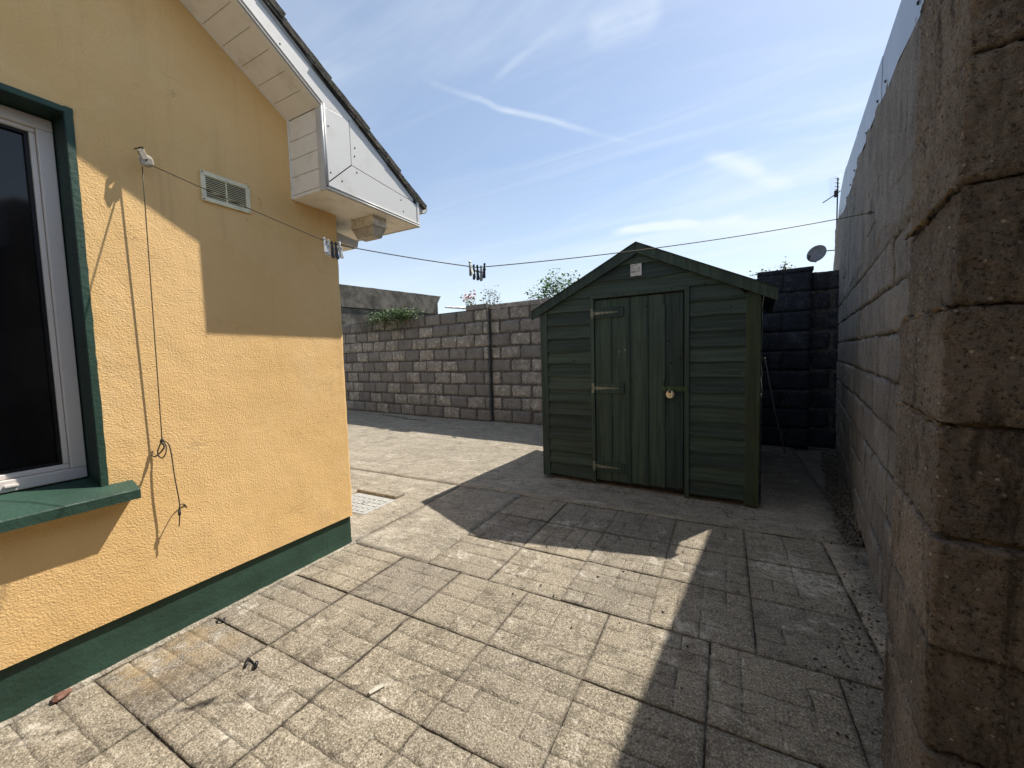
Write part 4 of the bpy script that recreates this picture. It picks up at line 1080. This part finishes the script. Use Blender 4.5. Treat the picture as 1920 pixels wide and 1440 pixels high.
# cane leaning
pt = MB(); pt.tube([(.655, 5.72, .0), (.52, 5.65, .60), (.41, 5.40, 1.16)], .009, 8)
meta(pt.build('pole', 'cord_grey', smooth=True), 'thin grey pole leaning in the dark gap behind the green shed', 'pole')

# ================================================================== CLOTHES LINE
A = Vector((-2.184, .852, 2.118)); Bq = Vector((.775, 3.172, 2.048)); K1 = Vector((-1.628, 1.296, 1.803)); K2 = Vector((-1.089, 1.715, 1.699)); 
hd = Vector((Bq.x-A.x, Bq.y-A.y, 0)).normalized()
def sag(p, q, s, n=12): return [p.lerp(q, i/n)-Vector((0, 0, s*4*(i/n)*(1-i/n))) for i in range(n+1)]
cl_ = thing('washing_line', (-1.1, 1.7, 1.7), 'thin washing line strung from the yellow wall to the tall right wall', 'washing line')
m = MB(); m.tube(sag(A, K1, .003)+sag(K1, K2, .006)[1:]+sag(K2, Bq, .030, 24)[1:], .0024, 6); m.build('line', 'cord_green', cl_, smooth=True)
m = MB(); m.tube(sag(A+Vector((-.02, -.018, -.012)), Vector((-2.220, .825, .922)), .0, 10), .0022, 6); m.build('tail_cord', 'cord_green', cl_, smooth=True)
def spl(pts, n=6):
    out = []
    P = [Vector(p) for p in pts]; P = [P[0]]+P+[P[-1]]
    for i in range(1, len(P)-2):
        for k in range(n):
            t = k/n; a, b, c, d = P[i-1:i+3]
            out.append(.5*((2*b)+(-a+c)*t+(2*a-5*b+4*c-d)*t*t+(-a+3*b-3*c+d)*t**3))
    out.append(P[-2]); return out
m = MB()
m.tube(spl([(-2.220, .825, .922), (-2.205, .832, .895), (-2.19, .822, .865), (-2.205, .812, .845), (-2.22, .805, .87), (-2.222, .822, .915)]), .0026, 6)
m.tube(spl([(-2.222, .818, .92), (-2.21, .826, .89), (-2.225, .80, .855), (-2.235, .788, .862)]), .003, 6)
lathe(m, (-2.220, .825, .915), (0, 0, 1), [(.006, 0), (.007, .008), (.004, .016)], 8)
m.build('knot', 'cord_dark', cl_, smooth=True)
m = MB(); m.tube(spl([(-2.220, .825, .922), (-2.212, .842, .905), (-2.205, .848, .86), (-2.202, .852, .75), (-2.200, .860, .64), (-2.198, .858, .585), (-2.200, .852, .52)]), .0026, 6)
m.tube(spl([(-2.199, .856, .575), (-2.225, .872, .608), (-2.240, .895, .600), (-2.245, .905, .580)]), .0026, 6)
m.tube([(-2.199, .858, .592), (-2.199, .856, .570)], .006, 7)
m.build('wire_tail', 'cord_dark', cl_, smooth=True)
pu_ = thing('pulley', (-2.19, .84, 2.11), 'small cream plastic pulley hooked to the yellow wall above the window', 'pulley')
wc = Vector((-2.184, .842, 2.128)); ax = Vector((1, -.45, .1)).normalized()
m = MB(); lathe(m, wc-ax*.010, ax, [(.020, 0), (.024, .002), (.024, .004), (.017, .009), (.017, .011), (.024, .016), (.024, .018), (.018, .020)], 24); m.build('wheel', 'pulley_plastic', pu_)
m = MB(); lathe(m, wc+ax*.0098, ax, [(.004, 0), (.003, .003)], 10); m.build('axle', 'dark_metal', pu_)
m = MB(); u_ = Vector((-.3, -.25, 1)).normalized(); pp = ax.cross(u_).normalized()
m.obox(wc-ax*.013-pp*.013, pp*.026, ax*.003, u_*.045); m.obox(wc+ax*.0105-pp*.011, pp*.022, ax*.003, u_*.040); m.obox(wc-ax*.013-pp*.013+u_*.040, pp*.026, ax*.026, u_*.005); m.build('bracket', 'pulley_plastic', pu_, bevel=.002)
m = MB(); e0 = wc+u_*.045; w0 = Vector((WX-.005, .828, 2.190))
m.tube(spl([e0, e0+Vector((.004, .004, .008)), e0+Vector((-.004, .008, .018)), e0+Vector((-.014, -.002, .014)), e0+Vector((-.010, -.004, .004))]), .0022, 6)
m.tube([w0, w0+(e0+Vector((-.01, 0, .012))-w0)*.7, e0+Vector((-.008, 0, .014))], .0025, 6); m.build('hook', 'dark_metal', pu_)
ey = thing('eye_hook', Bq, 'small dark eye hook holding the washing line on the tall right wall', 'hook')
m = MB(); m.tube(spl([Bq+Vector((.03, 0, 0)), Bq, Bq+Vector((-.012, -.006, .008)), Bq+Vector((-.02, 0, 0)), Bq+Vector((-.012, .006, -.008)), Bq]), .0025, 6); m.build('hook_ring', 'dark_metal', ey)
# pegs
def peg_mesh(mat):
    m = MB()
    for s_ in (-1, 1):
        y0 = s_*.0035
        secs = [(.012, .0045, .002), (.006, .0065, .0035), (0, .0045, .002), (-.012, .006, .0040), (-.030, .007, .0055), (-.052, .0085, .0095), (-.060, .0070, .0110)]
        b = len(m.v)
        for z, hw, yy in secs:
            hw *= .72
            yc = s_*yy; t = .0022
            m.v += [Vector((-hw, yc-t, z)), Vector((hw, yc-t, z)), Vector((hw, yc+t, z)), Vector((-hw, yc+t, z))]
        for i in range(len(secs)-1):
            for k in range(4): m.f.append((b+i*4+k, b+i*4+(k+1) % 4, b+(i+1)*4+(k+1) % 4, b+(i+1)*4+k)); m.fm.append(0)
        m.f += [(b, b+1, b+2, b+3), tuple(b+(len(secs)-1)*4+k for k in range(4))]; m.fm += [0, 0]
    m.tube([(-.0085, 0, -.018), (.0085, 0, -.018)], .0042, 8, mi=1)
    me = bpy.data.meshes.new('peg'); me.from_pydata(m.v, [], m.f); me.materials.append(M[mat]); me.materials.append(M['galvanised']); me.polygons.foreach_set('material_index', m.fm); return me
PM = {k: peg_mesh('peg_'+k) for k in ('white', 'dark', 'grey')}
def peg(pos, kind, rx, rz_, label, group, s=1.0):
    o = bpy.data.objects.new('clothes_peg', PM[kind]); COL.objects.link(o); o.location = pos; o.scale = (s, s, s)
    o.rotation_euler = (rx, random.uniform(-.06, .06), math.atan2(hd.y, hd.x)+rz_*.5); meta(o, label, 'clothes peg', group)
dK = (K2-K1).normalized()
for i, (k, lab, rx, rz_, dz) in enumerate((('white', 'white clothes peg, first on the line at the house corner', -.18, .5, .010), ('white', 'white clothes peg second in the group by the house corner', -.10, .3, .003),
        ('dark', 'dark clothes peg with a white peg on its left by the house corner', -.05, .2, -.002), ('dark', 'dark clothes peg beside the last white peg by the house corner', .03, 0, -.004), ('white', 'white clothes peg, last of the group by the house corner', .12, -.3, .002), )):
    peg(K1+dK*(-.026+i*.0165)+Vector((0, 0, dz)), k, rx, rz_, lab, 'clothes pegs by the house corner', 1.05)
for i, (k, lab, rx, rz_, dz) in enumerate((('grey', 'short pale clothes peg, leftmost of the group hanging against the sky', -.25, 1.0, .014), ('dark', 'dark clothes peg second from left in the group against the sky', -.10, .1, 0),
        ('dark', 'dark clothes peg in the middle of the group against the sky', .04, .2, 0), ('grey', 'pale grey clothes peg second from right against the sky', .05, .1, -.001), ('dark', 'dark clothes peg sitting highest, rightmost of the group against the sky', .16, .2, .015))):
    peg(K2+dK*(-.036+i*.0180)+Vector((0, 0, dz)), k, rx, rz_, lab, 'clothes pegs hanging against the sky', 1.02)

# ================================================================== SMALL GROUND THINGS
dc = thing('drain_cover', (-2.72, 2.4, 0), 'pale square drain cover beside the house corner', 'drain cover')
m = MB(); m.box(-3.06, -2.585, 2.225, 2.585, -.02, .006); m.build('frame', 'galvanised', dc, bevel=.003)
m = MB()
for i in range(7):
    for j in range(5):
        m.box(-3.03+i*.062, -2.99+i*.062, 2.255+j*.062, 2.285+j*.062, .0058, .0105)
m.build('tread', 'galvanised', dc)
m = MB(); m.box(-2.80, -2.75, 2.39, 2.42, .0056, .0078); m.build('handle_slot', 'dark_metal', dc)
m = MB(); m.box(-3.10, -2.60, 2.60, 2.72, -.02, .030); meta(m.build('kerb', 'concrete', bevel=.012), 'low worn concrete kerb behind the square drain cover', 'kerb')
def blob(name, c, r, mat, label, cat, sq=(1, 1, .5), n=2, seed=1):
    bm = bmesh.new(); bmesh.ops.create_icosphere(bm, subdivisions=n, radius=r)
    for v in bm.verts:
        v.co = v.co*(1+.35*fbm(v.co/r*1.2+Vector((seed, 0, 0)), 3)); v.co = Vector((v.co.x*sq[0], v.co.y*sq[1], v.co.z*sq[2]))
    me = bpy.data.meshes.new(name); bm.to_mesh(me); bm.free(); me.materials.append(M[mat])
    o = bpy.data.objects.new(name, me); COL.objects.link(o); o.location = c; o.rotation_euler = (0, 0, seed); return meta(o, label, cat)
blob('stone', (-2.222, .452, .012), .020, 'brown_stone', 'small reddish brown stone lying against the green plinth', 'stone', (1.6, .9, .6), 2, 2)
m = MB(); m.tube(spl([(-1.775, .885, .006), (-1.745, .865, .014), (-1.735, .850, .006)]), .006, 6)
m.tube(spl([(-1.715, .885, .006), (-1.700, .878, .018), (-1.69, .865, .006)]), .007, 6); m.tube([(-1.775, .885, .006), (-1.715, .880, .005)], .004, 5)
meta(m.build('plastic_scrap', 'black_plastic', smooth=True), 'twisted black plastic scrap lying on a sunlit slab near the plinth', 'scrap')
m = MB(); m.tube(spl([(-2.19, .972, .006), (-2.165, .965, .012), (-2.15, .975, .005), (-2.16, .985, .009)]), .005, 6)
meta(m.build('plastic_scrap', 'black_plastic', smooth=True), 'tiny dark scrap in the slab joint beside the green plinth', 'scrap')
m = MB(); m.obox((-1.165, .985, .0), Vector((.022, .052, 0)), Vector((-.017, .008, 0)), Vector((0, 0, .005))); meta(m.build('wood_chip', 'chip_white', bevel=.001), 'thin white splinter lying on a sunlit paving slab', 'chip')
def crack(pts, w, zt=.0022):
    m = MB(); n_ = len(pts)
    for i, p in enumerate(pts):
        q = Vector((p[0], p[1], 0)); d = Vector(pts[min(i+1, n_-1)])-Vector(pts[max(i-1, 0)]); d = Vector((d[0], d[1], 0)).normalized(); s_ = Vector((-d.y, d.x, 0))
        ww = w*(.25+.75*sin(pi*(i+.3)/(n_-.4)))*(1+.8*fbm(q*40, 2)); q += s_*.004*fbm(q*30+Vector((3, 3, 3)), 2)
        m.v += [q-s_*ww+Vector((0, 0, zt-.004)), q-s_*ww+Vector((0, 0, zt)), q+s_*ww+Vector((0, 0, zt)), q+s_*ww+Vector((0, 0, zt-.004))]
    for i in range(n_-1):
        for k in range(4): m.f.append((i*4+k, i*4+(k+1) % 4, (i+1)*4+(k+1) % 4, (i+1)*4+k)); m.fm.append(0)
    m.f += [(0, 1, 2, 3), tuple((n_-1)*4+k for k in range(4))]; m.fm += [0, 0]
    return m.build('crack', 'joint_dark', paving)
def dense(pts, k=6):
    return [(a[0]+(b[0]-a[0])*t/k, a[1]+(b[1]-a[1])*t/k) for a, b in zip(pts, pts[1:]) for t in range(k)]+[pts[-1]]
crack(dense([(-7.086, 6.715), (-6.470, 6.562), (-5.889, 6.353), (-5.349, 6.309)]), .016, .008)
# rubble along the right wall
rr = random.Random(11); m = MB()
def pebble(m, c, r):
    pts = []
    for dx, dy, dz in ((1, 0, 0), (-1, 0, 0), (0, 1, 0), (0, -1, 0), (0, 0, 1), (0, 0, -1)):
        pts.append(Vector(c)+Vector((dx, dy, dz*.8))*r*rr.uniform(.6, 1.2)+Vector((rr.uniform(-1, 1), rr.uniform(-1, 1), rr.uniform(-1, 1)))*r*.25)
    m.add(pts, [(0, 2, 4), (2, 1, 4), (1, 3, 4), (3, 0, 4), (2, 0, 5), (1, 2, 5), (3, 1, 5), (0, 3, 5)])
for _ in range(1500):
    y = rr.uniform(3.15, 5.95); w = wallx(y); t = rr.random()**1.6
    x = w-.01-t*.14; h = max(0, (.075*(1-t)))*(.6+.6*fbm(Vector((y*2, 0, 0)), 2)); pebble(m, (x, y, h-.01), rr.uniform(.006, .017))
m.build('rubble', 'gravel', kind='stuff')
o = bpy.data.objects['rubble']; meta(o, 'loose rubble and gravel heaped along the foot of the tall right wall', 'rubble')
m = MB(); 
for i in range(420):
    k = rr.random()
    if k < .55: y = rr.uniform(1.5, 3.6); x = wallx(y)-.02-abs(rr.gauss(0, .10))
    elif k < .85: u = rr.uniform(.0, 1.9); p = sp(u, -.03-abs(rr.gauss(0, .12)), 0); x, y = p.x, p.y
    else: x = rr.uniform(-1.2, .5); y = rr.uniform(1.4, 3.5)
    s_ = rr.uniform(.004, .011); a_ = rr.uniform(0, 6.28); c = Vector((x, y, .004))
    d1 = Vector((cos(a_), sin(a_), rr.uniform(-.1, .4)))*s_; d2 = Vector((-sin(a_), cos(a_), rr.uniform(0, .4)))*s_*.6
    m.add([c-d1, c+d2, c+d1, c-d2, c+Vector((0, 0, s_*.5))], [(0, 1, 4), (1, 2, 4), (2, 3, 4), (3, 0, 4), (0, 3, 2, 1)])
o = m.build('leaf_litter', 'dead_leaf', kind='stuff'); meta(o, 'dark crumbs of leaf litter scattered by the shed and right wall', 'litter')

# ================================================================== PLANTS
def leafcloud(m, pts, n, size, rnd, droop=.2, mi=0):
    for _ in range(n):
        c = Vector(rnd.choice(pts))+Vector((rnd.gauss(0, 1), rnd.gauss(0, 1), rnd.gauss(0, 1)))*size*1.1
        a_ = rnd.uniform(0, 6.28); s_ = size*rnd.uniform(.6, 1.25)
        d = Vector((cos(a_), sin(a_), rnd.uniform(-.8, .6)-droop)).normalized()*s_; w = d.cross(Vector((rnd.uniform(-.5, .5), rnd.uniform(-.5, .5), 1))).normalized()*s_*.36
        up = d.cross(w).normalized()*s_*.1
        m.add([c-d*.5, c+w+up, c+d*.5, c-w+up, c], [(0, 4, 1), (1, 4, 2), (0, 3, 4), (3, 2, 4)], mi)
rp = random.Random(21)
# ivy over the top of the wall
iv = thing('ivy', (-6.6, 6.95, 2.2), 'green ivy spilling over the top of the grey back wall', 'plant')
m = MB(); st = MB(); pts = []
for i in range(300):
    x = rp.triangular(-7.75, -5.65, -6.5); t = (x+7.75)/2.1; hgt = .13*sin(pi*min(1, max(0, t)))**.6
    q = lpt(x); pts.append(q+Vector((0, -rp.uniform(-.1, .14), 2.20+rp.uniform(-.10, .11)*1.0+hgt*.4)))
for i in range(40):
    x = rp.uniform(-7.8, -6.3); q = lpt(x)-nb*.03; pts.append(q+Vector((0, 0, rp.uniform(1.93, 2.2))))
leafcloud(m, pts, 2000, .052, rp, .3); m.build('foliage', 'ivy_leaf', iv)
for i in range(16):
    x = rp.uniform(-8.0, -5.7); q = lpt(x)-nb*.02
    st.tube(spl([q+Vector((0, .05, 2.24)), q+Vector((.02, -.04, 2.18)), q+Vector((-.05, -.03, 2.05)), q+Vector((-.12+rp.uniform(-.1, .1), -.02, 1.90))], 4), .004, 5)
st.build('stem', 'bark', iv)
def shrub(name, base, tips, label, n, size, lm_='shrub_leaf', extra=None):
    t_ = thing(name, base, label, 'plant'); m = MB(); s2 = MB()
    for tip in tips:
        P_ = spl([base, Vector(base).lerp(Vector(tip), .5)+Vector((rp.uniform(-.05, .05), rp.uniform(-.05, .05), .02)), tip], 6); s2.tube(P_, [.008-.0055*i/(len(P_)-1) for i in range(len(P_))], 5)
        top = P_[int(len(P_)*.35):]
        leafcloud(m, top, n, size, rp, -.2)
    m.build('foliage', lm_, t_); s2.build('stem', 'bark', t_); return t_
bz = 1.9
tips = [(-3.28, 7.0, 2.46), (-3.10, 7.05, 2.42), (-2.98, 7.0, 2.66), (-2.88, 7.1, 2.70), (-2.80, 7.0, 2.62), (-2.70, 7.0, 2.72), (-2.66, 7.1, 2.58), (-2.56, 7.0, 2.54), (-2.45, 7.0, 2.68), (-2.42, 7.1, 2.60), (-2.9, 6.9, 2.56), (-2.75, 7.0, 2.5), (-3.02, 7.0, 2.52)]
shrub('shrub', (-2.8, 7.05, 1.7), tips, 'leafy green shrub showing above the wall at the left of the shed roof', 150, .058)
rtips = [(-4.22, 6.95, 2.60), (-4.16, 6.95, 2.56), (-4.05, 7.0, 2.58), (-4.28, 7.0, 2.52), (-3.95, 6.95, 2.44), (-4.1, 7.0, 2.46), (-4.3, 6.95, 2.42)]
shrub('flower_bush', (-4.15, 7.0, 1.8), rtips, 'sparse bush with pale seed heads above the wall by the pier', 60, .048, 'pale_leaf')
rb = shrub('rose_bush', (-4.62, 6.98, 1.8), [(-4.70, 6.95, 2.50), (-4.60, 6.95, 2.50), (-4.52, 6.95, 2.42), (-4.76, 6.95, 2.44)], 'small rose bush with a pink red bloom peeping over the back wall', 32, .06)
m = MB(); leafcloud(m, [(-4.63, 6.93, 2.49), (-4.60, 6.93, 2.46), (-4.66, 6.93, 2.47)], 70, .055, rp, 0); m.build('bloom', 'rose_petal', rb, kind='stuff')
shrub('weed', (.66, 6.25, 2.22), [(.62, 6.25, 2.30), (.70, 6.25, 2.34), (.73, 6.22, 2.28)], 'small weed growing on top of the dark pier', 30, .03)
shrub('weed', (.42, 6.3, 2.2), [(.38, 6.3, 2.27), (.47, 6.3, 2.26), (.52, 6.3, 2.27), (.30, 6.3, 2.24)], 'low creeping weed on the wall top beside the shed roof edge', 26, .032)

# ================================================================== FAR THINGS
# old rendered outbuilding left
ba, bb_ = Vector((-11.9, 8.6, 0)), Vector((-10.706, 13.83, 0)); bd = (bb_-ba).normalized(); bn_ = Vector((bd.y, -bd.x, 0)); Lb = (bb_-ba).length
ob = thing('outbuilding', (-12, 11, 0), 'old grey rendered outbuilding with a heavy parapet beyond the back wall', 'building')
m = MB(); m.obox(ba-bn_*3.5-bd*2, bd*(Lb+1.75), bn_*3.5, Vector((0, 0, 3.12))); m.build('wall', 'old_render', ob)
m = MB(); q0 = ba-bd*2+bn_*.05
nseg = 40
for i in range(nseg+1):
    t = i/nseg; p = q0+bd*((Lb+2)*t); e = .012*fbm(Vector((t*20, 0, 0)), 3)
    m.v += [p+Vector((0, 0, 3.14)), p+Vector((0, 0, 3.90+e))+(bd*.0), p-bn_*.25+Vector((0, 0, 3.90+e)), p-bn_*.25+Vector((0, 0, 3.14))]
# bevelled end
for k in range(4):
    if k in (0, 3): m.v[nseg*4+k] -= bd*.45
for i in range(nseg):
    for k in range(4): m.f.append((i*4+k, i*4+(k+1) % 4, (i+1)*4+(k+1) % 4, (i+1)*4+k)); m.fm.append(0)
m.f += [(0, 1, 2, 3), tuple(nseg*4+k for k in range(4))]; m.fm += [0, 0]; m.build('parapet', 'old_render', ob)
# little glazed lean-to roof right of it
gh = thing('greenhouse', (-7.6, 11, 0), 'glimpse of a pale glazed roof beyond the back wall', 'greenhouse')
ga, gb = Vector((-8.55, 11.3, 3.02)), Vector((-6.6, 10.6, 2.72))
dvec = Vector((-.3, 2.2, .25))
m = MB(); m.prism([ga, gb, gb+dvec, ga+dvec], (0, 0, -.015)); m.build('roof', 'dish_grey', gh)
for i in range(6):
    p = ga.lerp(gb, i/5); m = MB(); m.tube([p+Vector((0, 0, .02)), p+dvec+Vector((0, 0, .02))], .02, 6); m.build('glazing_bar', 'galvanised', gh)
m = MB(); m.obox(Vector((-8.4, 11.4, 0)), (1.7, -.6, 0), (-.3, 2.0, 0), (0, 0, 2.7)); m.build('wall', 'old_render', gh)
# dish and aerial, carried by a neighbour's gable hidden behind the tall wall
nb_ = thing('neighbour_house', (4.2, 13.5, 0), 'pale neighbour house hidden behind the tall right wall', 'house')
m = MB(); m.box(2.75, 8.5, 12.2, 14, 0, 3.62); m.prism([(2.52, 12.2, 3.62), (8.5, 12.2, 3.62), (8.5, 15.1, 5.4), (2.52, 15.1, 5.4)], (0, 0, -.05)) if False else None; m.build('wall', 'white_wall_paint', nb_)
m = MB(); m.prism([(2.73, 12.15, 3.625), (2.73, 14.05, 3.625), (2.73, 13.1, 3.8)], (6.1, 0, 0)); m.build('roof', 'slate', nb_)
ds = thing('satellite_dish', (1.95, 11.85, 3.3), 'dark grey satellite dish on an arm beyond the right wall', 'satellite dish')
dcn = Vector((1.912, 11.86, 3.463)); fw = Vector((-.55, -1, .12)).normalized()
fw = Vector((-.62, .55, .35)).normalized()
fw = Vector((-.5, -.75, .25)).normalized()
m = MB(); R0 = .205; pf = [(.02, 0), (.08, .006), (.14, .018), (.185, .036), (R0, .048), (R0, .044), (.19, .030), (.14, .012), (.08, .0), (.02, -.006)]
lathe(m, dcn-fw*.02, fw, pf, 32); m.build('reflector', 'dish_grey', ds, smooth=False)
sd1 = Vector((0, 0, 1)).cross(fw).normalized()
m = MB(); lnb = dcn+fw*.24+Vector((-.06, 0, -.17)); m.tube([dcn-Vector((0, 0, .20))+fw*.03, lnb+Vector((0, 0, -.05)), lnb], .010, 6); m.build('feed_arm', 'dark_metal', ds)
m = MB(); m.tube([lnb+Vector((0, 0, -.03)), lnb+Vector((.02, .03, .05))], [.022, .035], 10); m.build('receiver', 'dark_metal', ds)
m = MB(); m.tube([dcn-fw*.04, dcn+Vector((.12, .06, .06)), (2.76, 12.22, 3.56)], .014, 8); m.build('mount_arm', 'dark_metal', ds, smooth=True)
ae = thing('tv_aerial', (2.28, 12.4, 3.9), 'slim rooftop TV aerial standing beside the right wall against the sky', 'aerial')
ap = Vector((2.255, 11.8, 0)); 
m = MB(); m.tube([ap+Vector((.30, .5, 3.4)), ap+Vector((.02, 0, 3.75)), ap+Vector((0, 0, 4.0)), ap+Vector((0, 0, 5.10))], .014, 8); m.build('mast', 'dark_metal', ae)
m = MB(); m.tube([ap+Vector((-.28, -.1, 4.57)), ap+Vector((.05, .02, 4.80))], .012, 6); m.obox(ap+Vector((-.06, -.03, 4.68)), (.07, 0, 0), (0, .06, 0), (0, 0, .14)); m.build('boom', 'dark_metal', ae)
for i, z_ in enumerate((4.90, 4.98, 5.07, 4.95 - .12)):
    m = MB(); m.tube([ap+Vector((-.05, -.05, z_)), ap+Vector((.035, .05, z_+.01))], .008, 5); m.build('element', 'dark_metal', ae)
m = MB()
for i in range(9):
    z_ = 4.78+i*.045; m.tube([ap+Vector((-.15, .06, z_-.02)), ap+Vector((-.02, .0, z_))], .0028, 4); m.tube([ap+Vector((.10, .10, z_+.05)), ap+Vector((.0, .0, z_))], .0028, 4)
m.build('reflector_grid', 'galvanised', ae)
m = MB(); m.box(2.60, 2.68, 12.3, 12.38, 3.7, 4.55); meta(m.build('flue_pipe', 'dark_metal'), 'short dark flue just showing beside the sheeting end', 'flue')
